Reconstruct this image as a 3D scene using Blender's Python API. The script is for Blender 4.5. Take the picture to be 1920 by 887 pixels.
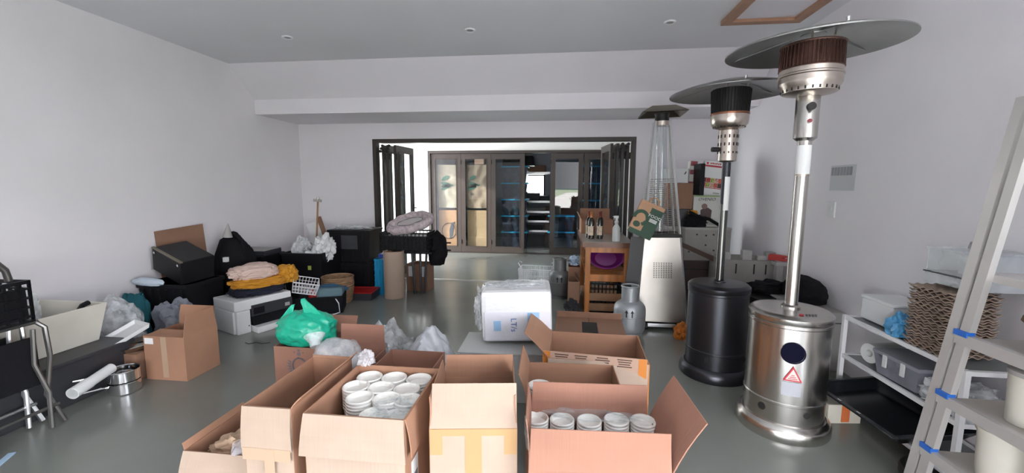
import bpy, bmesh, math, random
from mathutils import Vector, Matrix, noise, Euler
for o in list(bpy.data.objects): bpy.data.objects.remove(o)
SC = bpy.context.scene
COL = SC.collection
PI = math.pi
def D(a): return math.radians(a)

# ------------------------------------------------------------------ camera
cam_data = bpy.data.cameras.new('camera')
cam_data.sensor_fit = 'HORIZONTAL'; cam_data.sensor_width = 36
cam_data.lens = 793.0 / 1920 * 36
cam_data.clip_start = .05; cam_data.clip_end = 500
cam = bpy.data.objects.new('camera', cam_data); COL.objects.link(cam)
yaw, pitch, roll = .118, .12, .004
fw = Vector((-math.sin(yaw)*math.cos(pitch), math.cos(yaw)*math.cos(pitch), -math.sin(pitch)))
r0 = Vector((math.cos(yaw), math.sin(yaw), 0)); u0 = r0.cross(fw)
rr = r0*math.cos(roll) + u0*math.sin(roll); uu = u0*math.cos(roll) - r0*math.sin(roll)
cam.matrix_world = Matrix(((rr.x, uu.x, -fw.x, 0), (rr.y, uu.y, -fw.y, 0), (rr.z, uu.z, -fw.z, 1.43), (0, 0, 0, 1)))
SC.camera = cam

# ------------------------------------------------------------------ world, sun, exposure
W = bpy.data.worlds.new('sky'); SC.world = W; W.use_nodes = True
nt = W.node_tree; nt.nodes.clear()
bg = nt.nodes.new('ShaderNodeBackground'); out = nt.nodes.new('ShaderNodeOutputWorld')
tc = nt.nodes.new('ShaderNodeTexCoord'); sep = nt.nodes.new('ShaderNodeSeparateXYZ'); rmp = nt.nodes.new('ShaderNodeValToRGB')
nt.links.new(tc.outputs['Generated'], sep.inputs[0]); nt.links.new(sep.outputs['Z'], rmp.inputs[0])
rmp.color_ramp.elements[0].position = 0.0; rmp.color_ramp.elements[0].color = (1.0, 1.0, 1.0, 1)
rmp.color_ramp.elements[1].position = .6; rmp.color_ramp.elements[1].color = (.76, .86, 1.0, 1)
nt.links.new(rmp.outputs[0], bg.inputs[0]); bg.inputs[1].default_value = 6.5
nt.links.new(bg.outputs[0], out.inputs[0])
sd = bpy.data.lights.new('sun', 'SUN'); sd.energy = 2.6; sd.angle = D(1.0); sd.color = (1, .95, .88)
sun = bpy.data.objects.new('sun', sd); COL.objects.link(sun)
sun.rotation_euler = Vector((1.0, .60, -.32)).to_track_quat('-Z', 'Y').to_euler()
def portal(name, loc, rot, sx, sy):
    l = bpy.data.lights.new(name, 'AREA'); l.shape = 'RECTANGLE'; l.size = sx; l.size_y = sy
    l.cycles.is_portal = True
    o = bpy.data.objects.new(name, l); COL.objects.link(o); o.location = loc; o.rotation_euler = rot
portal('portal', (-.325, -1.62, .68), (D(-90), 0, 0), 2.75, 1.25)      # low garage opening behind the camera
portal('portal', (2.22, -.55, 1.25), (0, D(90), 0), 2.1, 1.9)            # unseen opening added in the right wall to brighten the room
portal('portal', (-4.47, 7.5, 1.18), (0, D(-90), 0), 2.35, 2.0)          # lobby window on the left
SC.view_settings.view_transform = 'Standard'; SC.view_settings.look = 'None'
SC.view_settings.gamma = 1; SC.view_settings.use_curve_mapping = False
SC.view_settings.exposure = 1.33

# ------------------------------------------------------------------ materials
MATS = {}
def mat(name, col, rough=.5, metal=0.0, var=0.0, vs=8, bump=0.0, bs=60, stretch=None, alpha=1.0, spec=.5, col2=None, trans=0.0):
    if name in MATS: return MATS[name]
    m = bpy.data.materials.new(name); m.use_nodes = True
    nt = m.node_tree; N = nt.nodes; L = nt.links
    b = N['Principled BSDF']
    b.inputs['Base Color'].default_value = (*col, 1); b.inputs['Roughness'].default_value = rough
    b.inputs['Metallic'].default_value = metal; b.inputs['Specular IOR Level'].default_value = spec
    b.inputs['Transmission Weight'].default_value = trans
    tc = N.new('ShaderNodeTexCoord'); mp = N.new('ShaderNodeMapping'); L.new(tc.outputs['Object'], mp.inputs[0])
    if stretch: mp.inputs['Scale'].default_value = stretch
    if var > 0 or col2:
        n = N.new('ShaderNodeTexNoise'); n.inputs['Scale'].default_value = vs; n.inputs['Detail'].default_value = 5
        r = N.new('ShaderNodeValToRGB'); L.new(mp.outputs[0], n.inputs['Vector']); L.new(n.outputs[0], r.inputs[0])
        c2 = col2 or tuple(c*(1-var) for c in col); c1 = tuple(min(1, c*(1+var)) for c in col) if not col2 else col
        r.color_ramp.elements[0].position = .35; r.color_ramp.elements[1].position = .65
        r.color_ramp.elements[0].color = (*c2, 1); r.color_ramp.elements[1].color = (*c1, 1)
        L.new(r.outputs[0], b.inputs['Base Color'])
    if bump > 0:
        n2 = N.new('ShaderNodeTexNoise'); n2.inputs['Scale'].default_value = bs; n2.inputs['Detail'].default_value = 4
        L.new(mp.outputs[0], n2.inputs['Vector'])
        bp = N.new('ShaderNodeBump'); bp.inputs['Strength'].default_value = bump; bp.inputs['Distance'].default_value = .01
        L.new(n2.outputs[0], bp.inputs['Height']); L.new(bp.outputs[0], b.inputs['Normal'])
    if alpha < 1: b.inputs['Alpha'].default_value = alpha
    MATS[name] = m; return m
def film(name, tint=(.9, .92, .95), body=.25, rough=.18, vs=9):
    """thin clear plastic: see-through with a milky share and glossy creases"""
    if name in MATS: return MATS[name]
    m = bpy.data.materials.new(name); m.use_nodes = True; nt = m.node_tree; N = nt.nodes; L = nt.links
    N.clear(); out = N.new('ShaderNodeOutputMaterial'); mx = N.new('ShaderNodeMixShader'); tr = N.new('ShaderNodeBsdfTransparent')
    p = N.new('ShaderNodeBsdfPrincipled'); p.inputs['Base Color'].default_value = (*tint, 1); p.inputs['Roughness'].default_value = rough
    tr.inputs[0].default_value = (.97, .98, .98, 1)
    n = N.new('ShaderNodeTexNoise'); n.inputs['Scale'].default_value = vs; n.inputs['Detail'].default_value = 6
    tc = N.new('ShaderNodeTexCoord'); L.new(tc.outputs['Object'], n.inputs['Vector'])
    r = N.new('ShaderNodeMapRange'); r.inputs['From Min'].default_value = .35; r.inputs['From Max'].default_value = .7
    r.inputs['To Min'].default_value = body*.5; r.inputs['To Max'].default_value = min(1, body*1.6)
    L.new(n.outputs[0], r.inputs[0]); L.new(r.outputs[0], mx.inputs[0]); L.new(tr.outputs[0], mx.inputs[1]); L.new(p.outputs[0], mx.inputs[2])
    bp = N.new('ShaderNodeBump'); bp.inputs['Strength'].default_value = .6; bp.inputs['Distance'].default_value = .02
    L.new(n.outputs[0], bp.inputs['Height']); L.new(bp.outputs[0], p.inputs['Normal'])
    L.new(mx.outputs[0], out.inputs[0]); MATS[name] = m; return m
def glass(name, tint=(.92, .96, .96), refl=.0):
    if name in MATS: return MATS[name]
    m = bpy.data.materials.new(name); m.use_nodes = True; nt = m.node_tree; N = nt.nodes; L = nt.links
    N.clear(); out = N.new('ShaderNodeOutputMaterial'); mx = N.new('ShaderNodeMixShader'); tr = N.new('ShaderNodeBsdfTransparent')
    g = N.new('ShaderNodeBsdfGlossy'); g.inputs['Roughness'].default_value = .005; g.inputs[0].default_value = (1, 1, 1, 1)
    tr.inputs[0].default_value = (*tint, 1); fr = N.new('ShaderNodeFresnel'); fr.inputs[0].default_value = 1.5
    ge = N.new('ShaderNodeNewGeometry'); ib = N.new('ShaderNodeMath'); ib.operation = 'SUBTRACT'; ib.inputs[0].default_value = 1; L.new(ge.outputs['Backfacing'], ib.inputs[1])
    a0 = N.new('ShaderNodeMath'); a0.operation = 'ADD'; a0.inputs[1].default_value = refl; L.new(fr.outputs[0], a0.inputs[0])
    ad = N.new('ShaderNodeMath'); ad.operation = 'MULTIPLY'; L.new(a0.outputs[0], ad.inputs[0]); L.new(ib.outputs[0], ad.inputs[1])
    L.new(ad.outputs[0], mx.inputs[0]); L.new(tr.outputs[0], mx.inputs[1]); L.new(g.outputs[0], mx.inputs[2]); L.new(mx.outputs[0], out.inputs[0])
    MATS[name] = m; return m

def card_mat(name, col, rough=.8):
    m = mat(name, col, rough, var=.07, vs=3, spec=.25)
    nt = m.node_tree; N = nt.nodes; L = nt.links; b = N['Principled BSDF']
    tc = N.new('ShaderNodeTexCoord'); w = N.new('ShaderNodeTexNoise'); w.inputs['Scale'].default_value = 30; w.inputs['Detail'].default_value = 3
    mp = N.new('ShaderNodeMapping'); mp.inputs['Scale'].default_value = (3, 3, .15); L.new(tc.outputs['Object'], mp.inputs[0]); L.new(mp.outputs[0], w.inputs[0])
    bp = N.new('ShaderNodeBump'); bp.inputs['Strength'].default_value = .25; bp.inputs['Distance'].default_value = .004
    L.new(w.outputs[0], bp.inputs['Height']); L.new(bp.outputs[0], b.inputs['Normal']); return m

WALL = mat('painted_plaster', (.86, .83, .865), .75, var=.02, vs=1.5, bump=.05, bs=120)
CEIL = mat('ceiling_paint', (.84, .84, .87), .8, var=.02, vs=1)
FLOOR = mat('grey_green_epoxy', (.205, .218, .198), .20, var=.10, vs=.9, bump=.015, bs=6, spec=.55)
CARD = card_mat('cardboard', (.39, .210, .135))
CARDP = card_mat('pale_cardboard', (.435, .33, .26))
CARDD = card_mat('dark_cardboard', (.29, .165, .11))
CARDR = card_mat('reddish_cardboard', (.355, .18, .128))
TAPE = mat('yellow_parcel_tape', (.44, .27, .13), .3)
CTAPE = mat('clear_parcel_tape', (.48, .34, .24), .2)
ORANGE = mat('orange_print', (.62, .22, .04), .5)
FRAME = mat('dark_brown_frame', (.045, .036, .031), .45)
BLACKP = mat('black_plastic', (.008, .008, .010), .45, bump=.05, spec=.25)
BLACKF = mat('black_fabric', (.008, .008, .010), .9, spec=.2, bump=.5, bs=25)
GREYD = mat('dark_grey_plastic', (.035, .036, .042), .4)
GREYM = mat('grey_panel', (.36, .35, .34), .6, var=.08, vs=5)
WHITEP = mat('white_plastic', (.78, .79, .80), .35)
WHITE = mat('white_paper', (.82, .82, .82), .7)
CREAM = mat('cream_plastic', (.66, .63, .56), .5, var=.05, vs=4)
STEEL = mat('brushed_steel', (.56, .54, .51), .24, 1.0, var=.05, vs=6, bump=.03, bs=30, stretch=(8, 8, .3))
STEELC = mat('warm_steel', (.60, .53, .47), .28, 1.0)
CHROME = mat('chrome', (.75, .75, .76), .10, 1.0)
ALU = mat('aluminium', (.72, .73, .75), .32, 1.0)
WHITEM = mat('white_metal', (.84, .84, .86), .4)
HBLACK = mat('hammered_black', (.060, .061, .070), .34, .85)
DARKMESH = mat('dark_mesh', (.03, .028, .028), .5, .6)
RUSTM = mat('heat_stained_steel', (.16, .085, .07), .4, .9, var=.25, vs=14)
INK = mat('black_ink', (.012, .012, .012), .6)
GINK = mat('green_ink', (.02, .10, .06), .6)
BINK = mat('blue_ink', (.10, .32, .62), .5)
PINK_INK = mat('red_ink', (.50, .03, .05), .5)
ORWOOD = mat('orange_varnished_wood', (.46, .17, .045), .35, var=.22, vs=4, stretch=(6, 6, .6))
RWOOD = mat('dark_red_wood', (.17, .065, .035), .3, var=.15, vs=4)
WOOD = mat('bare_wood', (.36, .19, .10), .5, var=.18, vs=4)
TOPLAM = mat('grey_laminate', (.42, .39, .36), .22)
GASG = mat('grey_cylinder_paint', (.20, .205, .21), .35, .3)
GASS = mat('silver_cylinder_paint', (.42, .44, .46), .38, .5, bump=.25, bs=140)
GLASS = glass('pane_glass', refl=.02)
BGLASS = glass('dark_pane_glass', (.55, .68, .74), .06)
FILM = film('clear_film', body=.07)
FILMW = film('milky_film', (.86, .88, .91), .42, .2, 12)
BLUEL = mat('sky_blue_plastic', (.02, .36, .62), .4)
BLUE = mat('blue_plastic', (.01, .27, .50), .4)
TEAL = mat('green_carrier_bag', (.012, .42, .27), .28, var=.12, vs=5, bump=.5, bs=22)
RED = mat('red_plastic', (.42, .012, .012), .4)

# ------------------------------------------------------------------ mesh builder
def RT(loc=(0, 0, 0), rot=(0, 0, 0), sc=None):
    M = Matrix.Translation(loc) @ Euler(rot).to_matrix().to_4x4()
    if sc: M = M @ Matrix.Diagonal((*sc, 1))
    return M
class MB:
    def __init__(s): s.v = []; s.f = []
    def add(s, vs, fs, M=None):
        k = len(s.v)
        s.v += [tuple(M @ Vector(v)) if M else tuple(v) for v in vs]
        s.f += [tuple(i+k for i in f) for f in fs]; return s
    def box(s, x0, y0, z0, x1, y1, z1, M=None):
        return s.add([(x0, y0, z0), (x1, y0, z0), (x1, y1, z0), (x0, y1, z0), (x0, y0, z1), (x1, y0, z1), (x1, y1, z1), (x0, y1, z1)],
                     [(0, 3, 2, 1), (4, 5, 6, 7), (0, 1, 5, 4), (1, 2, 6, 5), (2, 3, 7, 6), (3, 0, 4, 7)], M)
    def frus(s, a0, b0, z0, a1, b1, z1, M=None):
        """frustum of a rectangle with half sizes a,b"""
        return s.add([(-a0, -b0, z0), (a0, -b0, z0), (a0, b0, z0), (-a0, b0, z0), (-a1, -b1, z1), (a1, -b1, z1), (a1, b1, z1), (-a1, b1, z1)],
                     [(0, 3, 2, 1), (4, 5, 6, 7), (0, 1, 5, 4), (1, 2, 6, 5), (2, 3, 7, 6), (3, 0, 4, 7)], M)
    def lathe(s, prof, n=32, M=None, cap0=True, cap1=True):
        vs = []; fs = []
        for r, z in prof:
            for i in range(n): a = 2*PI*i/n; vs.append((r*math.cos(a), r*math.sin(a), z))
        for j in range(len(prof)-1):
            for i in range(n): fs.append((j*n+i, j*n+(i+1) % n, (j+1)*n+(i+1) % n, (j+1)*n+i))
        if cap0: fs.append(tuple(range(n-1, -1, -1)))
        if cap1: fs.append(tuple((len(prof)-1)*n+i for i in range(n)))
        return s.add(vs, fs, M)
    def cyl(s, r, z0, z1, n=24, M=None, r1=None): return s.lathe([(r, z0), (r if r1 is None else r1, z1)], n, M)
    def tube(s, pts, r, n=8, closed=False, M=None):
        pts = [Vector(p) for p in pts]; k = len(pts); vs = []; fs = []; up = None
        for i, p in enumerate(pts):
            a = pts[(i-1) % k] if (closed or i > 0) else p; b = pts[(i+1) % k] if (closed or i < k-1) else p
            t = (b-a).normalized()
            if up is None: up = Vector((0, 0, 1)) if abs(t.z) < .9 else Vector((1, 0, 0))
            u = t.cross(up)
            if u.length < 1e-4: u = t.cross(Vector((.3, 1, .2)))
            u.normalize(); w = t.cross(u).normalized(); up = -w if False else up
            for j in range(n): an = 2*PI*j/n; vs.append(p + u*(r*math.cos(an)) + w*(r*math.sin(an)))
        for i in range(k if closed else k-1):
            for j in range(n):
                i2 = (i+1) % k; fs.append((i*n+j, i*n+(j+1) % n, i2*n+(j+1) % n, i2*n+j))
        if not closed: fs += [tuple(range(n-1, -1, -1)), tuple((k-1)*n+j for j in range(n))]
        return s.add(vs, fs, M)
    def bar(s, a, b, w, M=None): return s.tube([a, b], w, 4, M=M)
    def prism(s, poly, z0, z1, M=None):
        n = len(poly)
        return s.add([(x, y, z0) for x, y in poly]+[(x, y, z1) for x, y in poly],
                     [tuple(range(n-1, -1, -1)), tuple(range(n, 2*n))]+[(i, (i+1) % n, n+(i+1) % n, n+i) for i in range(n)], M)
    def panel(s, pts, t):
        """quad/polygon with thickness t along its normal"""
        P = [Vector(p) for p in pts]; nrm = (P[1]-P[0]).cross(P[2]-P[0]).normalized()*t; n = len(P)
        return s.add([tuple(p) for p in P]+[tuple(p+nrm) for p in P],
                     [tuple(range(n-1, -1, -1)), tuple(range(n, 2*n))]+[(i, (i+1) % n, n+(i+1) % n, n+i) for i in range(n)])
    def shell(s, W_, D_, H, t=.005, top=None, M=None, zb=0):
        """open-topped box; top = (W,D) at the rim when it flares"""
        W1, D1 = top or (W_, D_); a, b, c, d = W_/2, D_/2, W1/2, D1/2
        q = lambda a, b, z: [(-a, -b, z), (a, -b, z), (a, b, z), (-a, b, z)]
        vs = q(a, b, zb)+q(c, d, H)+q(c-t, d-t, H)+q(a-t, b-t, zb+t)
        fs = [(3, 2, 1, 0), (12, 13, 14, 15)]
        for k in (0, 4, 8):
            for i in range(4): j = (i+1) % 4; fs.append((k+i, k+j, k+4+j, k+4+i))
        return s.add(vs, fs, M)
    def build(s, name, m, parent=None, loc=(0, 0, 0), rot=(0, 0, 0), smooth=False, bevel=0, kind=None, label=None):
        me = bpy.data.meshes.new(name); me.from_pydata(s.v, [], s.f); me.update()
        if bevel or True:
            bm = bmesh.new(); bm.from_mesh(me)
            if bevel:
                bmesh.ops.bevel(bm, geom=[e for e in bm.edges if e.calc_face_angle(0) > .5], offset=bevel, segments=2, affect='EDGES', profile=.6)
            bmesh.ops.recalc_face_normals(bm, faces=bm.faces); bm.to_mesh(me); bm.free()
        if smooth:
            for p in me.polygons: p.use_smooth = True
            try: me.set_sharp_from_angle(angle=D(38))
            except Exception: pass
        me.materials.append(m)
        o = bpy.data.objects.new(name, me); COL.objects.link(o); o.location = loc; o.rotation_euler = rot
        if parent: o.parent = parent
        if kind: o['kind'] = kind
        if label: o['label'] = label
        return o
def tag(o, label, cat, group=None):
    o['label'] = label; o['category'] = cat
    if group: o['group'] = group
    return o
def thing(name, label, cat, loc=(0, 0, 0), rot=0, group=None):
    o = bpy.data.objects.new(name, None); COL.objects.link(o); o.location = loc; o.empty_display_size = .1
    o.rotation_euler = rot if isinstance(rot, tuple) else (0, 0, rot)
    return tag(o, label, cat, group)
def solo(name, mb, m, label, cat, loc=(0, 0, 0), rot=(0, 0, 0), group=None, smooth=False, bevel=0):
    return tag(mb.build(name, m, None, loc, rot if isinstance(rot, tuple) else (0, 0, rot), smooth, bevel), label, cat, group)
def struct(name, mb, m, parent=None, **k):
    o = mb.build(name, m, parent, **k)
    if not parent: o['kind'] = 'structure'
    return o
def dup(root, loc, rot=None, label=None):
    r = root.copy(); COL.objects.link(r); r.location = loc
    if rot is not None: r.rotation_euler = rot
    if label: r['label'] = label
    for ch in list(root.children):
        c = ch.copy(); COL.objects.link(c); c.parent = r
        for g in list(ch.children):
            d = g.copy(); COL.objects.link(d); d.parent = c
    return r
def text(body, size, m, parent, loc, rot, name='lettering', sx=1.0, align='CENTER', th=.0006, shear=0):
    cu = bpy.data.curves.new(name, 'FONT'); cu.body = body; cu.size = size; cu.align_x = align; cu.align_y = 'CENTER'
    cu.extrude = th; cu.resolution_u = 2; cu.shear = shear
    t = bpy.data.objects.new('tmp', cu); COL.objects.link(t)
    bpy.context.view_layer.update()
    me = bpy.data.meshes.new_from_object(t.evaluated_get(bpy.context.evaluated_depsgraph_get()))
    bpy.data.objects.remove(t); bpy.data.curves.remove(cu)
    me.materials.clear(); me.materials.append(m)
    o = bpy.data.objects.new(name, me); COL.objects.link(o); o.parent = parent; o.location = loc; o.rotation_euler = rot; o.scale = (sx, 1, 1)
    return o
FACE_F = (D(90), 0, 0); FACE_R = (D(90), 0, D(90)); FACE_L = (D(90), 0, D(-90)); FACE_U = (0, 0, 0)
def blobmesh(rx, ry, rz, seed=0, amp=.15, freq=2.5, ridge=.0, flat=.55, sub=4):
    bm = bmesh.new(); bmesh.ops.create_icosphere(bm, subdivisions=sub, radius=1)
    off = Vector((seed*3.7, seed*1.3, seed*2.1))
    for v in bm.verts:
        p = v.co.copy(); n = noise.fractal(p*freq+off, 1.0, 2.0, 4)
        k = 1+amp*n
        if ridge: k += ridge*(1-abs(noise.noise(p*freq*2.2+off))*3)*.5
        q = p*k; q = Vector((q.x*rx, q.y*ry, q.z*rz))
        q.z = max(q.z, -rz*flat)
        v.co = q
    M = MB(); M.v = [tuple(v.co) for v in bm.verts]; M.f = [tuple(v.index for v in f.verts) for f in bm.faces]; bm.free()
    M.rz = rz*flat; return M
def blob(name, m, label, cat, loc, size, rot=(0, 0, 0), parent=None, **k):
    """loc = point under it; size = radii"""
    M = blobmesh(*size, **k); M.v = [(x, y, z+M.rz) for x, y, z in M.v]
    if parent: return M.build(name, m, parent, loc, rot, smooth=True)
    return solo(name, M, m, label, cat, loc, rot, smooth=True)
def sheet(w, h, nx=24, ny=24, amp=.02, freq=6, seed=0, t=.0015, fold=0):
    vs = []; fs = []; off = Vector((seed, seed*2.3, 0))
    for k in (0, 1):
        for j in range(ny+1):
            for i in range(nx+1):
                x = -w/2+w*i/nx; y = -h/2+h*j/ny
                z = amp*(1-2*abs(noise.noise(Vector((x*freq, y*freq, 0))+off)))+amp*.5*noise.noise(Vector((x, y, 1))*freq*2.5+off)
                vs.append((x, y, z+fold*x*x+k*t))
    n = (nx+1)*(ny+1)
    for j in range(ny):
        for i in range(nx):
            a = j*(nx+1)+i; q = (a, a+1, a+nx+2, a+nx+1); fs.append(q[::-1]); fs.append(tuple(n+c for c in q))
    rim = [i for i in range(nx+1)]+[j*(nx+1)+nx for j in range(1, ny+1)]+[ny*(nx+1)+i for i in range(nx-1, -1, -1)]+[j*(nx+1) for j in range(ny-1, 0, -1)]
    for i in range(len(rim)): a, b = rim[i], rim[(i+1) % len(rim)]; fs.append((a, b, n+b, n+a))
    M = MB(); M.v = vs; M.f = fs; return M
def carton(label, loc, rz, W_, D_, H, flaps=(), m=None, t=.005, name='cardboard_box', mf=None, group=None, closed=False):
    """open carton. flaps: (side, angle from upright outward, length[, taper]) sides f b l r"""
    m = m or CARD; r = thing(name, label, 'box', loc, rz, group)
    if closed:
        b = MB().box(-W_/2, -D_/2, 0, W_/2, D_/2, H).build('body', m, r, bevel=.003)
        MB().box(-.002, -D_/2+.002, H, .002, D_/2-.002, H+.0015).build('seam', INK, r)
    else:
        MB().shell(W_, D_, H, t).build('body', m, r)
    for i, fl in enumerate(flaps):
        s, a, l = fl[:3]; tp = fl[3] if len(fl) > 3 else .006
        w = (W_ if s in 'fb' else D_)-.004
        M = MB()
        nseg = 4
        vs = []
        for k in range(nseg+1):                       # slightly curved board
            z = l*k/nseg; bow = .03*l*math.sin(PI*k/nseg)
            hw = w/2-tp*k/nseg
            vs += [(-hw, bow, z), (hw, bow, z), (hw, bow+t*.8, z), (-hw, bow+t*.8, z)]
        fs = [(0, 1, 2, 3), tuple(4*nseg+c for c in (3, 2, 1, 0))]
        for k in range(nseg):
            for c in range(4): d = (c+1) % 4; fs.append((4*k+c, 4*k+d, 4*k+4+d, 4*k+4+c))
        M.add(vs, fs)
        # local frame: +y inward of box; hinge along x
        if s == 'f': loc2, rz2 = (0, -D_/2, H), 0
        if s == 'b': loc2, rz2 = (0, D_/2, H), PI
        if s == 'l': loc2, rz2 = (-W_/2, 0, H), -PI/2
        if s == 'r': loc2, rz2 = (W_/2, 0, H), PI/2
        o = M.build('flap', (mf or {}).get(s, m), r, loc2)
        o.matrix_local = Matrix.Translation(loc2) @ Matrix.Rotation(rz2, 4, 'Z') @ Matrix.Rotation(D(a), 4, 'X')
    return r
def part_box(name, m, parent, x0, y0, z0, x1, y1, z1, bevel=0, **k):
    return MB().box(x0, y0, z0, x1, y1, z1).build(name, m, parent, bevel=bevel, **k)
def crate_mesh(W_, D_, H, nx=8, ny=6, rows=3, t=.008, solidbase=True):
    M = MB(); a, b = W_/2, D_/2
    M.box(-a, -b, 0, a, b, t)
    for z in [H-.02]+[H*(k+.5)/(rows+.5) for k in range(rows)]:
        h = .02 if z == H-.02 else .010
        for s in (-1, 1):
            M.box(-a, s*b-(t if s > 0 else 0), z, a, s*b+(0 if s > 0 else t), z+h)
            M.box(s*a-(t if s > 0 else 0), -b, z, s*a+(0 if s > 0 else t), b, z+h)
    for i in range(nx+1):
        x = -a+t/2+(2*a-t)*i/nx
        for s in (-1, 1): M.box(x-t/2, s*b-(t if s > 0 else 0), t, x+t/2, s*b+(0 if s > 0 else t), H-.01)
    for i in range(ny+1):
        y = -b+t/2+(2*b-t)*i/ny
        for s in (-1, 1): M.box(s*a-(t if s > 0 else 0), y-t/2, t, s*a+(0 if s > 0 else t), y+t/2, H-.01)
    return M
exec_order = []
# ================================================================== the room
XL, XR, YB, HC = -3.99, 2.19, 6.125, 2.863
struct('floor', MB().box(-4.6, -1.75, -.1, 2.4, 12.8, 0), FLOOR)
struct('wall_left', MB().box(XL-.15, -1.75, 0, XL, YB+.15, 3.0), WALL)
struct('wall_right', MB().box(XR, .4, 0, XR+.15, 12.8, 3.0).box(XR, -1.75, 0, XR+.15, -1.5, 3.0).box(XR, -1.5, 0, XR+.15, .4, .2).box(XR, -1.5, 2.3, XR+.15, .4, 3.0), WALL)  # out-of-view gap near the camera is added to let in more light
struct('wall_back', MB().box(XL, YB, 0, -2.821, YB+.15, 2.34).box(1.0, YB, 0, XR, YB+.15, 2.34).box(-2.821, YB, 2.105, 1.0, YB+.15, 2.34), WALL)
struct('wall_rear', MB().box(XL, -1.75, 0, -1.7, -1.6, 2.9).box(-1.7, -1.75, 1.3, 1.05, -1.6, 2.9).box(1.05, -1.75, 0, XR, -1.6, 2.9), WALL)
struct('ceiling', MB().box(XL, -1.6, HC, XR, 4.82, 3.0), CEIL)
def yz_prism(poly, x0, x1):
    n = len(poly); M = MB()
    return M.add([(x0, y, z) for y, z in poly]+[(x1, y, z) for y, z in poly], [tuple(range(n)), tuple(range(2*n-1, n-1, -1))]+[(i, n+i, n+(i+1) % n, (i+1) % n) for i in range(n)])
struct('trim_1', yz_prism([(4.82, HC), (5.223, 2.52), (5.223, 3.0), (4.82, 3.0)], XL, XR), WALL)
struct('trim_2', yz_prism([(5.223, 2.52), (5.223, 2.335), (YB+.15, 2.335), (YB+.15, 3.0), (5.223, 3.0)], XL, XR), WALL)
# opening frame and threshold
struct('trim_3', MB().box(-2.821, YB-.012, 0, -2.765, YB+.11, 2.105).box(.944, YB-.012, 0, 1.0, YB+.11, 2.105).box(-2.765, YB-.012, 2.05, .944, YB+.11, 2.105), FRAME)
struct('trim_4', MB().box(-2.765, YB-.01, 0, .944, YB+.02, .006).box(-2.765, YB+.045, 0, .944, YB+.075, .006), ALU)
# lobby beyond the opening
LOB = mat('lobby_plaster', (.82, .82, .81), .75)
struct('wall_lobby_left', MB().box(-4.6, YB+.15, 0, -4.45, 6.5, 2.65).box(-4.6, 8.5, 0, -4.45, 8.92, 2.65).box(-4.6, 6.5, 2.35, -4.45, 8.5, 2.65).box(-4.45, YB, 0, XL-.15, YB+.15, 2.65), LOB)
struct('wall_lobby_far', MB().box(-4.45, 8.77, 0, -2.83, 8.92, 2.65).box(1.16, 8.77, 0, XR, 8.92, 2.65).box(-2.83, 8.77, 2.145, 1.16, 8.92, 2.65), LOB)
struct('ceiling_lobby', MB().box(-4.6, YB+.15, 2.6, XR, 8.92, 2.75), LOB)
# storeroom
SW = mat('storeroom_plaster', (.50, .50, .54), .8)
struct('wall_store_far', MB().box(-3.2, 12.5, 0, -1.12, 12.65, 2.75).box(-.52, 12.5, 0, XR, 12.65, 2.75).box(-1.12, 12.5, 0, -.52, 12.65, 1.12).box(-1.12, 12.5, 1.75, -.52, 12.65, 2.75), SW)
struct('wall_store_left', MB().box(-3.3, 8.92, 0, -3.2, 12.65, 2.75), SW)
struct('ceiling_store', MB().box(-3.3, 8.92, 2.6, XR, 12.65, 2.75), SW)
w1 = struct('window_1', MB().box(-1.12, 12.52, 1.12, -1.08, 12.6, 1.75).box(-.56, 12.52, 1.12, -.52, 12.6, 1.75).box(-1.08, 12.52, 1.71, -.56, 12.6, 1.75).box(-1.08, 12.52, 1.12, -.56, 12.6, 1.16), FRAME)
MB().box(-1.08, 12.555, 1.16, -.56, 12.56, 1.71).build('pane', GLASS, w1)
# far doors: outer frame, five glazed leaves
FDB = mat('brown_door_frame', (.050, .037, .031), .42)
struct('trim_5', MB().box(-2.83, 8.74, 0, -2.775, 8.86, 2.145).box(1.105, 8.74, 0, 1.16, 8.86, 2.145).box(-2.775, 8.74, 2.09, 1.105, 8.86, 2.145).box(-2.775, 8.74, 0, 1.105, 8.86, .012), FRAME)
LEAFN = [0]
def leaf(x, y, rz, w, h, m=FRAME, handle=None, g=GLASS, z0=.014, st=.085):
    """glazed door leaf hinged at (x,y), running along local +x"""
    LEAFN[0] += 1
    M = MB().box(0, -.02, 0, st, .02, h).box(w-st, -.02, 0, w, .02, h).box(st, -.02, h-.10, w-st, .02, h).box(st, -.02, 0, w-st, .02, .12)
    M.box(st, -.028, .12, st+.012, -.02, h-.10).box(w-st-.012, -.028, .12, w-st, -.02, h-.10).box(st, -.028, .12, w-st, -.02, .132).box(st, -.028, h-.112, w-st, -.02, h-.10)
    r = M.build('door_%d' % LEAFN[0], m, None, (x, y, z0), (0, 0, rz)); r['kind'] = 'structure'
    MB().box(st-.005, -.004, .115, w-st+.005, .004, h-.095).build('pane', g, r)
    if handle is not None:
        hx = st/2 if handle == 'l' else w-st/2
        H = MB().box(hx-.015, -.03, .92, hx+.015, -.02, 1.10); s = 1 if handle == 'l' else -1
        H.tube([(hx, -.03, 1.04), (hx, -.07, 1.04), (hx+s*.13, -.07, 1.04)], .009, 8)
        H.build('door_handle', INK, r, smooth=True)
    for z in (.18, h-.22):
        MB().cyl(.011, z, z+.09, 10, RT((0, -.026, 0))).build('hinge', INK, r, smooth=True)
    return r
leaf(-2.772, 8.80, 0, .640, 2.07, FDB)
leaf(-2.128, 8.80, 0, .640, 2.07, FDB)
leaf(-1.484, 8.80, 0, .700, 2.07, FRAME)
leaf(-.250, 8.80, 0, .660, 2.07, FRAME, handle='r', g=BGLASS)
leaf(.430, 8.80, 0, .660, 2.07, FRAME, g=BGLASS)
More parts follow.
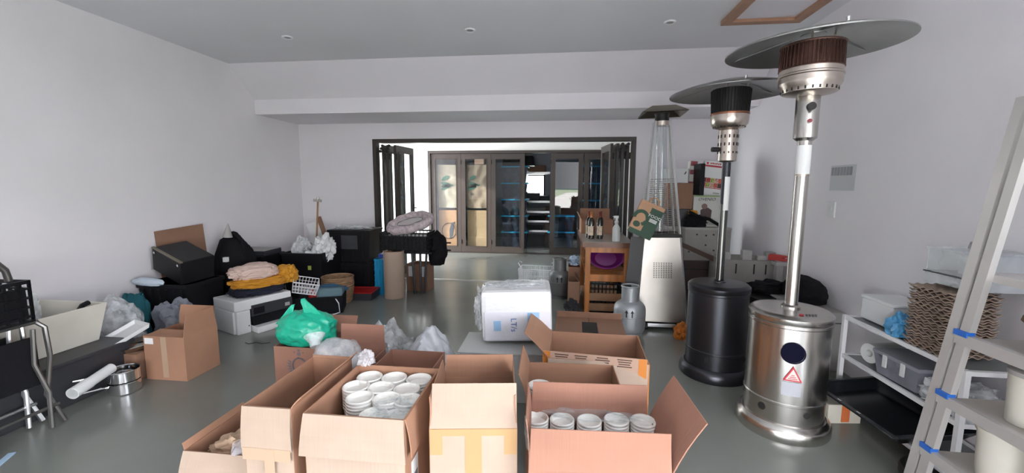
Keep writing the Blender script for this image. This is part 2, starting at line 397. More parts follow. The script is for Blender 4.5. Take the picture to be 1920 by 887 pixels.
# near bifold leaves folded back into the lobby
leaf(-2.735, YB+.16, D(88), .64, 2.02)
leaf(-2.660, YB+.16, D(90), .64, 2.02)
leaf(-2.545, YB+.16, D(86), .64, 2.02, handle='r')
leaf(.915, YB+.16, D(91), .64, 2.02)
leaf(.845, YB+.16, D(90), .64, 2.02)
leaf(.775, YB+.16, D(92), .64, 2.02)
leaf(.69, YB+.16, D(97), .64, 2.02)
# hinge carriages at the head of the folded leaves
for k, (x, y) in enumerate(((-2.70, 6.22), (-2.60, 6.22), (.88, 6.22), (.80, 6.22))):
    M = MB()
    for i in range(3): M.cyl(.022, 0, .03, 10, RT((x-.02+.02*i, y-.05, 1.93+.04*i), (PI/2, 0, 0)))
    o = M.build('trim_%d' % (6+k), INK); o['kind'] = 'structure'
# ceiling hatch with a wooden frame, three small downlights
hx0, hx1, hy0, hy1 = 1.35, 2.0, 3.20, 4.10
HW = mat('pine_frame', (.42, .235, .15), .55, var=.12, vs=6)
hatch = thing('ceiling_hatch', 'ceiling hatch with a bare wooden frame around a white panel', 'hatch', (0, 0, HC))
for a in ((hx0, hy0, hx1, hy0+.075), (hx0, hy1-.075, hx1, hy1), (hx0, hy0+.075, hx0+.075, hy1-.075), (hx1-.075, hy0+.075, hx1, hy1-.075)):
    MB().box(a[0], a[1], -.035, a[2], a[3], 0).build('frame_board', HW, hatch, bevel=.004)
MB().box(hx0+.075, hy0+.075, -.008, hx1-.075, hy1-.075, 0).build('hatch_panel', WALL, hatch)
for x, lab in ((-2.70, 'small round ceiling downlight nearest the left wall'), (-.88, 'small round ceiling downlight in the middle of the row'), (.91, 'small round ceiling downlight nearest the wooden hatch')):
    t = thing('downlight', lab, 'light', (x, 4.05, HC), 0, 'ceiling downlights')
    MB().lathe([(.030, -.006), (.05, -.012), (.052, 0)], 24, cap0=False).build('trim_ring', CEIL, t, smooth=True)
    MB().cyl(.031, -.006, -.001, 20).build('lens', GREYM, t)
# paper notice, switch plate on the right wall
n = thing('paper_notice', 'translucent paper notice taped to the right wall above the switch', 'notice', (XR-.001, 3.66, 1.40))
MB().box(-.002, -.16, 0, 0, .14, .20).build('sheet', mat('notice_paper', (.60, .61, .63), .6), n)
for i in range(7): part_box('printed_column', mat('notice_print', (.30, .30, .33), .6), n, -.0032, .10-.037*i, .12, -.0021, .10-.037*i+.030, .185)
s = thing('switch_plate', 'white plastic switch plate on the right wall below the notice', 'switch', (XR, 3.74, 1.18))
part_box('plate', WHITEP, s, -.012, -.045, 0, 0, .045, .13, bevel=.004)
part_box('rocker', WHITEP, s, -.019, -.016, .04, -.0125, .016, .09, bevel=.003)
# outdoors behind the camera, mirrored in the far glass
GR = mat('grass', (.24, .25, .13), .9, var=.3, vs=2)
struct('ground', MB().box(-60, -160, -.3, 60, -1.9, -.12), GR)
struct('path', MB().prism([(-3, -1.9), (1.5, -1.9), (5, -80), (1, -80)], -.119, -.10), mat('gravel', (.55, .48, .40), .9, var=.15, vs=3))
struct('forecourt', MB().box(-5, -3.4, -.3, 4, -1.75, -.02), mat('concrete', (.4, .4, .38), .9, var=.1))
M = MB(); random.seed(5)
for i in range(60):
    x = -60+i*2; a = 2+3*noise.noise(Vector((x*.05, 0, 0))); M.add([(x, -150, -1), (x+2, -150, -1), (x+2, -150, 4+3*noise.noise(Vector(((x+2)*.05, 0, 0)))), (x, -150, 4+3*noise.noise(Vector((x*.05, 0, 0)))),
        (x, -158, -1), (x+2, -158, -1)], [(0, 1, 2, 3), (3, 2, 5, 4)])
struct('hills', M, mat('far_hill', (.10, .16, .12), .9, var=.2, vs=.2))

# ================================================================== storeroom seen through the far doors
KR = mat('kraft_paper', (.32, .22, .155), .7, var=.08, vs=4, bump=.15, bs=9)
def hung_sheet(label, x, w, z0, z1, m, seed, amp, y=8.90):
    M = sheet(w, z1-z0, 18, 26, amp, 3.0, seed, .002)
    t = thing('paper_sheet', label, 'paper', (x, y, z0), 0, 'papers covering the far door leaves')
    M.build('sheet', m, t, (0, 0, (z1-z0)/2), (D(90), 0, 0), smooth=True)
    return t
ORK = card_mat('orange_kraft', (.42, .215, .11))
a = hung_sheet('creased pale kraft paper with a green leaf print behind the leftmost door pane', -2.42, .46, .95, 1.86, mat('pale_kraft', (.38, .29, .22), .75, var=.08, vs=4), 2, .03)
def leafprint(par, x, z, y=-.036):
    for (a_, dx, dz, l) in ((25, 0, 0, .26), (8, .0, .07, .28), (-14, 0, .15, .24), (30, .02, .20, .20)):
        poly = [(0, 0), (l*.3, .045), (l*.7, .04), (l, 0), (l*.7, -.034), (l*.3, -.036)]
        M = MB().prism(poly, 0, .002, RT((x+dx, y, z+dz), (PI/2, 0, 0)) @ Matrix.Rotation(D(a_), 4, 'Z')); M.build('leaf_print', GINK, par)
leafprint(a, -.17, .38)
b = hung_sheet('orange carton sheet with an oval black print at the foot of the leftmost door pane', -2.42, .46, .10, .90, ORK, 4, .012)
ov = [(.15*math.cos(2*PI*i/28), .17*math.sin(2*PI*i/28)) for i in range(28)]
M = MB().tube([(x-.01, -.02, z+.35) for x, z in ov], .006, 5, True); M.build('oval_print', INK, b)
MB().prism([(-.02, -.17), (.04, -.15), (.06, .0), (.06, .14), (.10, .20), (.02, .18), (-.03, .02)], 0, .003, RT((.03, -.016, .35), (PI/2, 0, 0))).build('bottle_print', GREYD, b)
a = hung_sheet('creased kraft paper with a green leaf print behind the second door pane', -1.80, .44, .95, 1.86, KR, 7, .05)
leafprint(a, -.20, .38, -.056)
text('be', .07, INK, a, (-.10, -.056, .30), FACE_F)
b = hung_sheet('plain orange corrugated sheet at the foot of the second door pane', -1.80, .44, .10, .90, card_mat('dull_kraft', (.46, .30, .18)), 9, .008)
hung_sheet('pink kraft strip at the head of the second door pane', -1.76, .20, 1.87, 2.0, mat('pink_kraft', (.60, .36, .27), .7), 11, .006)
TUBC = mat('smoky_tub', (.035, .045, .07), .25, var=.4, vs=9)
def tubstack(x, y, n, lab, rz=0):
    for k in range(n):
        t = thing('storage_tub', lab[0] % ('bottom', 'second', 'third', 'fourth', 'top')[k], 'tub', (x, y, .02+.37*k), rz, lab[1])
        MB().shell(.50, .40, .335, .005, top=(.58, .46)).build('tub', TUBC, t)
        MB().frus(.315, .255, .337, .305, .245, .366).build('lid', BLUEL, t, bevel=.006)
tubstack(-1.08, 9.75, 5, ('%s smoky tub with a blue lid in the stack behind the third door pane', 'blue lidded tubs behind the third pane'))
tubstack(.66, 9.6, 5, ('%s smoky tub with a blue lid in the stack behind the rightmost panes', 'blue lidded tubs behind the right panes'))
tubstack(-.02, 9.9, 2, ('%s smoky tub with a blue lid behind the handled door pane', 'blue lidded tubs behind the handled pane'))
part = part_box
cb = solo('dark_case', MB().frus(.36, .24, 0, .33, .2, .22), BLACKP, 'dark case lying on top of the blue-lidded tub stack', 'case', (-1.0, 9.75, 1.872), 0, bevel=.02)
# trolley racks visible in the open gap
def rack(label, x, y, w, d, h, shelves, m=ALU):
    t = thing('shelf_trolley', label, 'trolley', (x, y, 0))
    for sx in (-1, 1):
        for sy in (-1, 1): MB().tube([(sx*w/2, sy*d/2, .06), (sx*w/2, sy*d/2, h)], .013, 8).build('post', m, t, smooth=True); MB().cyl(.03, -.012, .012, 12, RT((sx*w/2, sy*d/2, .031), (0, PI/2, 0))).build('castor', INK, t)
    for z in shelves:
        part('shelf', m, t, -w/2, -d/2, z, w/2, d/2, z+.018)
        MB().box(-w/2, -d/2-.008, z+.018, w/2, -d/2, z+.05).build('shelf_lip', m, t)
    return t
rack('tall metal shelf trolley in the storeroom seen through the open gap', -.62, 11.0, .62, .5, 1.78, (.25, .50, .74, 1.0, 1.72))
for k, (x, z, w, h, m_, lb) in enumerate(((-.72, .27, .42, .12, GREYD, 'grey tray on the lowest trolley shelf'), (-.66, .52, .44, .12, BLACKP, 'black tray on the second trolley shelf'), (-.66, .76, .42, .10, GREYM, 'pale tray on the third trolley shelf'), (-.75, 1.02, .30, .22, GREYD, 'dark bundle on the fourth trolley shelf'))):
    solo('tray', MB().shell(w, .36, h, .006, top=(w+.04, .40)), m_, lb, 'tray', (x, 11.0, z), 0)
carton('brown carton on top of the storeroom trolley', (-.68, 11.0, 1.74), 0, .48, .36, .20, (), CARDD, closed=True)
solo('cupboard', MB().box(-.32, -.22, 0, .12, .2, .82).box(-.33, -.23, .82, .13, .21, .85), RWOOD, 'reddish brown low cupboard behind the storeroom trolley', 'cupboard', (-.15, 11.9, 0), 0, bevel=.004)
solo('counter_top', MB().box(-1.0, -.25, 0, 1.2, .28, .05), GREYD, 'dark counter slab under the storeroom wall', 'counter', (.1, 12.22, 1.1), 0)

# ================================================================== patio heaters
def heater_base(t, R, H, mbody, mring, holes, face):
    M = MB().lathe([(R+.034, 0), (R+.038, .01), (R+.038, .055), (R+.028, .075), (R+.010, .09)], 48).build('base_ring', mring, t, smooth=True)
    MB().lathe([(R, .09), (R, .20), (R+.004, .205), (R+.004, .215), (R, .22), (R, H-.075), (R+.004, H-.07), (R+.004, H-.055), (R-.002, H-.05)], 48, cap0=False, cap1=False).build('tank_housing', mbody, t, smooth=True)
    MB().lathe([(R+.002, H-.052), (R+.006, H-.045), (R+.006, H-.02), (R-.012, H-.004), (R-.035, H), (.045, H+.004)], 48, cap0=False).build('top_cover', mbody, t, smooth=True)
    for a, z, r in holes:
        A = face+D(a)
        MB().cyl(r, 0, .004, 20, RT((math.cos(A)*(R-.0015), math.sin(A)*(R-.0015), z), (0, PI/2, A))).build('cut_out', INK, t)
def slots(n, R, z0, z1, w, name, t, m=INK, off=0.0, arc=2*PI):
    M = MB()
    for i in range(n):
        a = off+arc*i/n
        M.box(R-.002, -w/2, z0, R+.0015, w/2, z1, Matrix.Rotation(a, 4, 'Z'))
    o = M.build(name, m, t); o['kind'] = 'stuff'; return o
# --- stainless one, nearest
cx, cy = 1.345, 2.60
F1 = math.atan2(-cy, -cx)                       # towards the aisle
hs = thing('patio_heater', 'brushed stainless steel mushroom patio heater, tallest and nearest of the heaters', 'patio heater', (cx, cy, 0), 0)
heater_base(hs, .210, .722, STEEL, STEEL, [(-28, .165, .022), (34, .165, .018)], F1)
# big dark round opening and warning triangle facing the aisle
A = F1+D(8)
def on_cyl(A, R, z): return RT((math.cos(A)*R, math.sin(A)*R, z)) @ Matrix.Rotation(A+PI/2, 4, 'Z') @ Matrix.Rotation(PI/2, 4, 'X')
MB().lathe([(.056, .0), (.060, .006), (.052, .008)], 32, cap0=False, cap1=False).add([(.052*math.cos(2*PI*i/32), .052*math.sin(2*PI*i/32), .007) for i in range(32)], [tuple(range(32))]).build('round_opening', mat('opening_dark', (.004, .004, .016), .8, spec=.1), hs).matrix_local = on_cyl(A, .213, .52)
MB().prism([(-.046, -.04), (.046, -.04), (0, .045)], 0, .003).build('warning_triangle', PINK_INK, hs).matrix_local = on_cyl(A+D(2), .214, .400)
MB().prism([(-.034, -.033), (.034, -.033), (0, .030)], .003, .0036).build('triangle_face', mat('pale_pink', (.80, .62, .58), .5), hs).matrix_local = on_cyl(A+D(2), .214, .400)
for i, w in enumerate((.016, .030, .044)):
    MB().box(-w/2, -.003, .0036, w/2, .001, .0042).build('warning_text', PINK_INK, hs).matrix_local = on_cyl(A+D(2), .214, .395-.010*i)
def curved_patch(R, A0, A1, z0, z1, off=.0012, n=10):
    M = MB(); vs = []
    for i in range(n+1):
        a = A0+(A1-A0)*i/n
        for r in (R, R+off):
            for z in (z0, z1): vs.append((math.cos(a)*r, math.sin(a)*r, z))
    fs = []
    for i in range(n):
        k = 4*i; fs += [(k+2, k+3, k+7, k+6), (k, k+4, k+5, k+1), (k+1, k+5, k+7, k+3), (k, k+2, k+6, k+4)]
    fs += [(0, 1, 3, 2), (4*n, 4*n+2, 4*n+3, 4*n+1)]
    return M.add(vs, fs)
curved_patch(.2125, A-D(11), A+D(14), .272, .352).build('info_label', mat('grey_label', (.45, .46, .50), .35), hs, smooth=True)
MB().lathe([(.050, .722), (.050, .735), (.037, .745)], 24, cap0=False, cap1=False).build('pole_collar', STEEL, hs, smooth=True)
MB().cyl(.0345, .74, 1.50, 28).build('pole', STEEL, hs, smooth=True)
MB().cyl(.036, 1.49, 1.515, 28).build('pole_joint', STEELC, hs, smooth=True)
curved_patch(.0355, F1-D(70), F1+D(85), 1.50, 1.66, n=14).build('pole_label', WHITE, hs, smooth=True)
MB().cyl(.0350, 1.515, 1.70, 28).build('upper_pole', STEEL, hs, smooth=True)
MB().lathe([(.040, 1.685), (.058, 1.70), (.058, 1.925), (.052, 1.935)], 32).build('control_housing', STEEL, hs, smooth=True)
c = MB().cyl(.021, 0, .028, 20).build('control_knob', INK, hs, smooth=True); c.matrix_local = on_cyl(F1+D(14), .057, 1.862)
c = MB().cyl(.011, 0, .012, 16).build('ignition_button', mat('dark_red', (.20, .01, .015), .3), hs, smooth=True); c.matrix_local = on_cyl(F1+D(14), .057, 1.787)
MB().lathe([(.055, 1.925), (.122, 1.940), (.132, 1.945), (.137, 1.968), (.150, 1.99), (.150, 2.0), (.150, 2.025), (.156, 2.03), (.156, 2.037), (.150, 2.042), (.150, 2.068)], 48, cap1=False).build('burner_housing', STEELC, hs, smooth=True)
o = slots(26, .1345, 1.948, 1.966, .008, 'vent_slots', hs); o['kind'] = 'stuff'
MB().cyl(.135, 2.05, 2.19, 32).build('inner_drum', RUSTM, hs, smooth=True)
M = MB()
for i in range(46): a = 2*PI*i/46; M.bar((.150*math.cos(a), .150*math.sin(a), 2.066), (.146*math.cos(a), .146*math.sin(a), 2.195), .0042)
for z in (2.07, 2.192): M.tube([(.150*math.cos(2*PI*i/40), .150*math.sin(2*PI*i/40), z) for i in range(40)], .005, 6, True)
M.build('emitter_grille', RUSTM, hs)
def dish(t, R, z, m, tilt, third=True):
    pr = [(.05, .072), (R*.45, .060), (R*.86, .016), (R*.97, .0), (R, -.006), (R, -.012), (R*.97, -.008), (R*.86, .008), (R*.45, .052), (.05, .064)]
    r = MB().lathe([(a, b) for a, b in pr], 72, cap0=False, cap1=False).build('reflector', m, t, (0, 0, z), tilt, smooth=True)
    MB().cyl(.06, .060, .078, 24).build('reflector_hub', m, r, smooth=True)
    for k in range(3):
        a = 2*PI*k/3+.4
        MB().box(.08, -.004, .0, R*.97, .004, .004, Matrix.Rotation(a, 4, 'Z') @ RT((0, 0, .076), (0, math.atan2(.075, R*.9), 0))).build('reflector_seam', m, r)
        MB().cyl(.008, -.003, .016, 10, RT((R*.86*math.cos(a), R*.86*math.sin(a), .018))).build('wing_nut', CHROME, r, smooth=True)
    for k in range(3):
        a = 2*PI*k/3; MB().bar((.11*math.cos(a), .11*math.sin(a), -.01), (.11*math.cos(a), .11*math.sin(a), .062), .006).build('strut', STEELC, r)
    return r
DISH1 = mat('reflector_steel', (.42, .43, .41), .30, 1.0, var=.10, vs=3)
dish(hs, .43, 2.19, DISH1, (D(1.5), D(-2.0), 0))
MB().cyl(.012, 0, .003, 16).build('brand_badge', PINK_INK, hs).matrix_local = RT((-.02, -.155, .7255))
for k in range(4): part('print_mark', INK, hs, .005+.016*k, -.158, .7262, .013+.016*k, -.142, .7274)

# --- black one behind it
cx, cy = 1.185, 3.29; F2 = math.atan2(-cy, -cx)
hb = thing('patio_heater', 'hammered black mushroom patio heater between the pyramid heater and the steel one', 'patio heater', (cx, cy, 0), 0)
heater_base(hb, .210, .712, HBLACK, HBLACK, [(-12, .165, .020), (70, .165, .020)], F2)
M = MB().tube([(0, -.03, 0), (0, -.042, .02), (0, -.045, .09), (0, -.04, .14), (0, -.03, .16)], .006, 8); o = M.build('side_handle', STEEL, hb, smooth=True)
o.matrix_local = Matrix.Rotation(PI+.25+PI/2+PI, 4, 'Z') @ RT((0, -.185, .44))
MB().lathe([(.048, .705), (.046, .72), (.034, .73)], 24, cap0=False, cap1=False).build('pole_collar', HBLACK, hb, smooth=True)
MB().cyl(.0285, .72, 1.30, 24).build('pole', mat('dark_steel', (.16, .16, .155), .22, 1.0), hb, smooth=True)
MB().cyl(.0285, 1.30, 1.63, 24).build('upper_pole', HBLACK, hb, smooth=True)
curved_patch(.029, F2-D(10), F2+D(100), 1.255, 1.50, n=12).build('pole_label', WHITE, hb, smooth=True)
MB().lathe([(.040, 1.605), (.064, 1.615), (.066, 1.83), (.055, 1.84)], 32).build('control_housing', STEELC, hb, smooth=True)
slots(14, .0662, 1.72, 1.742, .009, 'vent_slots', hb); slots(14, .0658, 1.665, 1.68, .008, 'vent_slots', hb)
slots(14, .0664, 1.775, 1.798, .009, 'vent_slots', hb)
c = MB().cyl(.017, 0, .05, 18).build('control_knob', INK, hb, smooth=True); c.matrix_local = on_cyl(PI+.15, .066, 1.695)
MB().lathe([(.055, 1.835), (.105, 1.852), (.122, 1.875), (.126, 1.91), (.126, 1.935)], 40, cap1=False).build('burner_housing', STEELC, hb, smooth=True)
slots(26, .106, 1.849, 1.861, .007, 'vent_slots', hb)
MB().cyl(.119, 1.93, 2.115, 32, r1=.126).build('emitter_drum', DARKMESH, hb, smooth=True)
M = MB()
for i in range(40): a = 2*PI*i/40; M.bar((.122*math.cos(a), .122*math.sin(a), 1.935), (.130*math.cos(a), .130*math.sin(a), 2.11), .0028)
M.build('emitter_grille', DARKMESH, hb)
MB().lathe([(.127, 1.936), (.129, 1.945), (.127, 1.952)], 40, cap0=False, cap1=False).build('copper_band', mat('copper_tint', (.35, .16, .10), .4, 1.0), hb, smooth=True)
dish(hb, .415, 2.10, mat('reflector_grey', (.33, .33, .325), .28, 1.0, var=.08, vs=3), (D(.5), D(-1.5), 0))

# --- pyramid glass tube heater
hp = thing('pyramid_heater', 'square pyramid patio heater with a glass tube and stainless cabinet', 'patio heater', (1.025, 4.50, 0), (0, D(-1.3), D(-4)))
SPOT = mat('cabinet_steel', (.36, .335, .31), .33, 1.0, var=.10, vs=2.5)
zc0, zc1, a0, a1 = .075, .925, .245, .178
def hw(z): return a0+(a1-a0)*(z-zc0)/(zc1-zc0)
M = MB().frus(a0, a0, zc0, a1, a1, zc1); M.build('cabinet', SPOT, hp, bevel=.006)
sl = math.atan2(a0-a1, zc1-zc0)
M = MB()
for i in range(8):
    for j in range(9):
        M.box(-.082+.0235*i, -.002, .205+.018*j, -.082+.0235*i+.014, .002, .205+.018*j+.007)
o = M.build('louvre_slots', INK, hp); o['kind'] = 'stuff'
o.matrix_local = RT((0, -hw(.52)-.001, .52), (-sl, 0, 0)) @ Matrix.Translation((0, 0, -.205))
M = MB().frus(.19, .19, .925, .18, .18, .955); M.build('burner_tray', INK, hp)
zt, at = 2.075, .072
for sx in (-1, 1):
    for sy in (-1, 1):
        p0 = Vector((sx*(a0+.004), sy*(a0+.004), .02)); p1 = Vector((sx*at, sy*at, zt))
        MB().tube([p0, p1], .0115, 4).build('corner_post', ALU, hp)
MB().cyl(.052, .955, 2.03, 32).build('glass_tube', glass('tube_glass', (.86, .90, .92), .08), hp, smooth=True)
for side in range(4):
    M = MB(); nz = 26; Rz = Matrix.Rotation(side*PI/2, 4, 'Z')
    def q(u, z): w = a1-.004+(at-a1+.004)*(z-.955)/(zt-.955); return Vector((u*w, -w, z))
    for j in range(nz+1 if side in (0, 2) else 12):
        z = .965+(1.50-.965)*j/(nz if side in (0, 2) else 11)
        M.bar(q(-1, z), q(1, z), .0016)
    for i in range(7):
        u = -1+2*i/6
        M.bar(q(u, .96), q(u, 2.04), .0022)
    M.v = [tuple(Rz @ Vector(v)) for v in M.v]
    M.build('wire_guard', STEEL, hp)
MB().cyl(.075, 2.03, 2.075, 24).build('tube_cap', STEELC, hp, smooth=True)
MB().lathe([(.070, 2.075), (.066, 2.13), (.075, 2.15)], 24).build('exhaust_mesh', DARKMESH, hp, smooth=True)
HATM = mat('hat_steel', (.30, .27, .22), .35, 1.0)
M = MB()
for s, e in ((1, 0), (-1, .004)):
    pass
M.add([(-.215, -.215, 2.145), (.215, -.215, 2.145), (.215, .215, 2.145), (-.215, .215, 2.145), (-.11, -.11, 2.215), (.11, -.11, 2.215), (.11, .11, 2.215), (-.11, .11, 2.215)],
      [(0, 1, 5, 4), (1, 2, 6, 5), (2, 3, 7, 6), (3, 0, 4, 7), (4, 5, 6, 7)])
M.add([(-.212, -.212, 2.141), (.212, -.212, 2.141), (.212, .212, 2.141), (-.212, .212, 2.141), (-.11, -.11, 2.210), (.11, -.11, 2.210), (.11, .11, 2.210), (-.11, .11, 2.210)],
      [(0, 4, 5, 1), (1, 5, 6, 2), (2, 6, 7, 3), (3, 7, 4, 0), (4, 7, 6, 5), ])
M.build('hat_reflector', HATM, hp)
for sx in (-1, 1): MB().cyl(.034, -.016, .016, 16, RT((sx*.15, -.255, .034), (0, PI/2, 0))).build('wheel', INK, hp, smooth=True)
MB().box(-.14, -.27, .03, .14, -.245, .065).build('wheel_axle_plate', ALU, hp, bevel=.004)
for sx in (-1, 1):
    for sy in (-1, 1): MB().box(sx*.215-.02, sy*.215-.02, 0, sx*.215+.02, sy*.215+.02, .08).build('foot', GREYD, hp)

# ================================================================== gas cylinders
def cylinder(label, loc, R, H, m, collar, arrow=True, rot=0):
    t = thing('gas_cylinder', label, 'gas cylinder', loc, rot)
    b = .035
    MB().lathe([(R*.80, 0), (R*.82, 0), (R*.82, b), (R*.78, b)], 36, cap0=False, cap1=False).build('foot_ring', m, t, smooth=True)
    pr = [(R*.5, .022), (R*.8, .03)]+[(R-R*.2*(1-math.sin(a)), .03+.06*(1-math.cos(a))) for a in [D(x) for x in (30, 60, 90)]]
    hs_ = H-.06
    pr += [(R, hs_*.55), (R+.003, hs_*.555), (R+.003, hs_*.57), (R, hs_*.575), (R, hs_-.09)]
    for x in (20, 40, 60, 80): a = D(x); pr.append((R*.35+R*.65*math.cos(a), hs_-.09+.09*math.sin(a)))
    pr.append((.02, hs_))
    MB().lathe(pr, 40).build('tank', m, t, smooth=True)
    M = MB(); rc = collar; z0, z1 = hs_-.012, H+.075; n = 40
    vs = []; fs = []
    for i in range(n+1):
        a = D(35)+D(290)*i/n-PI/2+D(0)
        for r in (rc, rc-.006):
            for z in (z0, z1): vs.append((r*math.cos(a)*1, r*math.sin(a), z))
    for i in range(n): k = 4*i; fs += [(k, k+4, k+5, k+1), (k+2, k+3, k+7, k+6), (k+1, k+5, k+7, k+3), (k, k+2, k+6, k+4)]
    fs += [(0, 1, 3, 2), (4*n, 4*n+2, 4*n+3, 4*n+1)]
    M.add(vs, fs).build('collar', m, t, smooth=True).rotation_euler = (0, 0, D(200))
    MB().tube([(rc*math.cos(D(a)), rc*math.sin(D(a)), z1) for a in range(0, 360, 12)], .009, 6, True).build('collar_rim', m, t, smooth=True)
    MB().cyl(.022, hs_-.002, hs_+.03, 16).cyl(.013, hs_+.03, hs_+.06, 14).cyl(.010, -.05, .0, 10, RT((0, 0, hs_+.045), (PI/2, 0, .6))).build('valve', mat('brass', (.45, .33, .14), .35, 1.0), t, smooth=True)
    if arrow:
        g = 0
        for s in (-1, 1):
            M = MB().prism([(-.006, -.035), (.006, -.035), (.006, .008), (.017, .004), (0, .036), (-.017, .004), (-.006, .008)], 0, .0015)
            A = -PI/2+math.radians(math.degrees(math.atan2(loc[0], loc[1]))*-1)+s*.026/R*1.0
            M.build('arrow_mark', INK, t).matrix_local = Matrix.Rotation(-rot, 4, 'Z') @ on_cyl(A, R+.001, H*.60)
    return t
cylinder('silver painted gas cylinder in front of the wooden table and pyramid heater', (.665, 4.09, 0), .150, .40, GASS, .082)
cylinder('dark grey gas cylinder beside the white wire basket', (-.020, 5.36, 0), .132, .43, GASG, .085)

# ================================================================== work table and what stands on it
tb = thing('work_table', 'orange wooden work table with a grey laminate top and shelf', 'table', (.52, 5.28, 0))
part('table_top', TOPLAM, tb, -.29, -.63, .785, .255, .67, .82, bevel=.003)
MB().box(-.295, -.642, .762, .26, -.63, .818).box(-.295, -.63, .762, -.29, .68, .818).box(.255, -.63, .762, .26, .68, .818).build('edge_band', RWOOD, tb)
for sx in (-.255, .165):
    for sy in (-.60, .58): part('leg', ORWOOD, tb, sx, sy, 0, sx+.055, sy+.055, .785, bevel=.003)
for y in (-.598, .585): part('apron', ORWOOD, tb, -.20, y, .70, .165, y+.025, .785)
for x in (-.25, .19): part('side_apron', ORWOOD, tb, x, -.545, .70, x+.022, .58, .785)
part('front_rail', ORWOOD, tb, -.20, -.597, .375, .165, -.565, .455, bevel=.002)
for k in range(5): part('shelf_slat', ORWOOD, tb, -.25, -.56+.235*k, .435, .215, -.56+.235*k+.21, .455)
for k in range(1, 3): part('bottom_slat', WOOD, tb, -.20, -.597, .04+.115*(k-1), .165, -.575, .125+.115*(k-1), bevel=.002)
part('tray_bottom', WOOD, tb, -.25, -.545, .03, .215, .575, .05)
# purple basin on the shelf
M = MB().lathe([(.10, .0), (.115, .0), (.165, .085), (.18, .092), (.18, .098), (.160, .094), (.108, .008), (.0001, .008)], 40, cap0=True, cap1=False)
M.v = [(x*1.12, y*.80, z) for x, y, z in M.v]
PURP = mat('purple_plastic', (.16, .012, .14), .4)
solo('basin', M, PURP, 'oval purple plastic basin leaning on the table shelf', 'basin', (.505, 4.90, .60), (D(68), 0, 0), smooth=True)
solo('dark_box', MB().shell(.30, .5, .20, .006), GREYD, 'dark box behind the purple basin on the table shelf', 'box', (.49, 5.45, .457), 0)
solo('black_crate', crate_mesh(.36, .40, .28, 8, 8, 3), BLACKP, 'black plastic crate under the shelf of the wooden table', 'crate', (.51, 5.0, .052), 0)
carton('brown carton with a torn top beside the table legs', (.150, 4.98, 0), D(0), .13, .30, .33, (('r', -40, .08),), CARDD)
carton('brown carton with flaps behind the left table leg', (.165, 5.42, 0), 0, .15, .30, .42, (('l', 10, .08),), CARD)
blob('plastic_bag', mat('pale_blue_bag', (.55, .68, .85), .35, bump=.5, bs=30), 'pale blue and white plastic bag on the carton behind the left table leg', 'bag', (.16, 5.42, .425), (.065, .09, .075), seed=3, amp=.5, freq=3)
blob('cloth', mat('dark_floor_cloth', (.03, .03, .035), .9, bump=.4), 'dark crumpled cloth on the floor beside the grey gas cylinder', 'cloth', (.13, 4.66, 0), (.08, .10, .10), seed=8, amp=.5, freq=2.5)
# table-top items
cb = thing('cardboard_box', 'open brown carton behind the wine bottles on the table', 'box', (.44, 5.62, .8202), D(2))
MB().shell(.40, .30, .18, .005).build('body', CARD, cb)
o = MB().box(-.195, 0, 0, .195, .004, .13).build('flap', CARD, cb, (0, .146, .18), (D(-6), 0, 0))
o = MB().box(-.004, -.14, 0, 0, .14, .10).build('flap', CARD, cb, (-.196, 0, .18), (0, D(-25), 0))
WGL = mat('dark_bottle_glass', (.012, .010, .006), .06, spec=.7)
def bottle(loc, lab, foil, lcol, rz):
    t = thing('wine_bottle', lab, 'bottle', loc, rz, 'wine bottles on the table')
    MB().lathe([(.030, 0), (.038, .004), (.038, .19), (.034, .215), (.016, .245), (.0145, .25)], 28, cap1=False).build('bottle_body', WGL, t, smooth=True)
    MB().lathe([(.0152, .248), (.0155, .30), (.0165, .302), (.0165, .312), (.012, .315)], 20).build('foil_cap', foil, t, smooth=True)
    curved_patch(.0382, -PI/2-D(62), -PI/2+D(30), .045, .150).build('wine_label', lcol, t, smooth=True)
    return t
FO1 = mat('copper_foil', (.50, .20, .07), .35, .6); FO2 = mat('red_foil', (.22, .04, .03), .35, .5)
LB = mat('bottle_label', (.60, .48, .36), .6, var=.2, vs=30)
bz = .8202
bottle((.335, 4.93, bz), 'front left wine bottle with a copper foil cap on the table', FO1, LB, .1)
bottle((.318, 5.06, bz), 'wine bottle half hidden behind the copper capped one', FO2, LB, -.2)
bottle((.435, 4.96, bz), 'front right wine bottle with a dull red foil cap', FO2, LB, .2)
bottle((.452, 5.09, bz), 'wine bottle at the back right of the group, dark capped', mat('dark_foil', (.03, .02, .02), .4), LB, .5)
sp = thing('spray_bottle', 'white translucent spray bottle on the front edge of the table', 'bottle', (.595, 4.73, bz), 0)
SPM = mat('milky_plastic', (.72, .74, .74), .35, trans=.15)
MB().lathe([(.036, 0), (.042, .005), (.042, .145), (.040, .155), (.020, .19), (.017, .195), (.024, .205), (.024, .225), (.014, .235), (.013, .245)], 28).build('bottle_body', SPM, sp, smooth=True)
M = MB().cyl(.016, .243, .262, 16).box(-.030, -.010, .262, .020, .010, .285).box(-.040, -.006, .270, -.030, .006, .282).box(-.032, -.005, .238, -.026, .005, .264)
M.build('trigger_head', WHITEP, sp, bevel=.002)
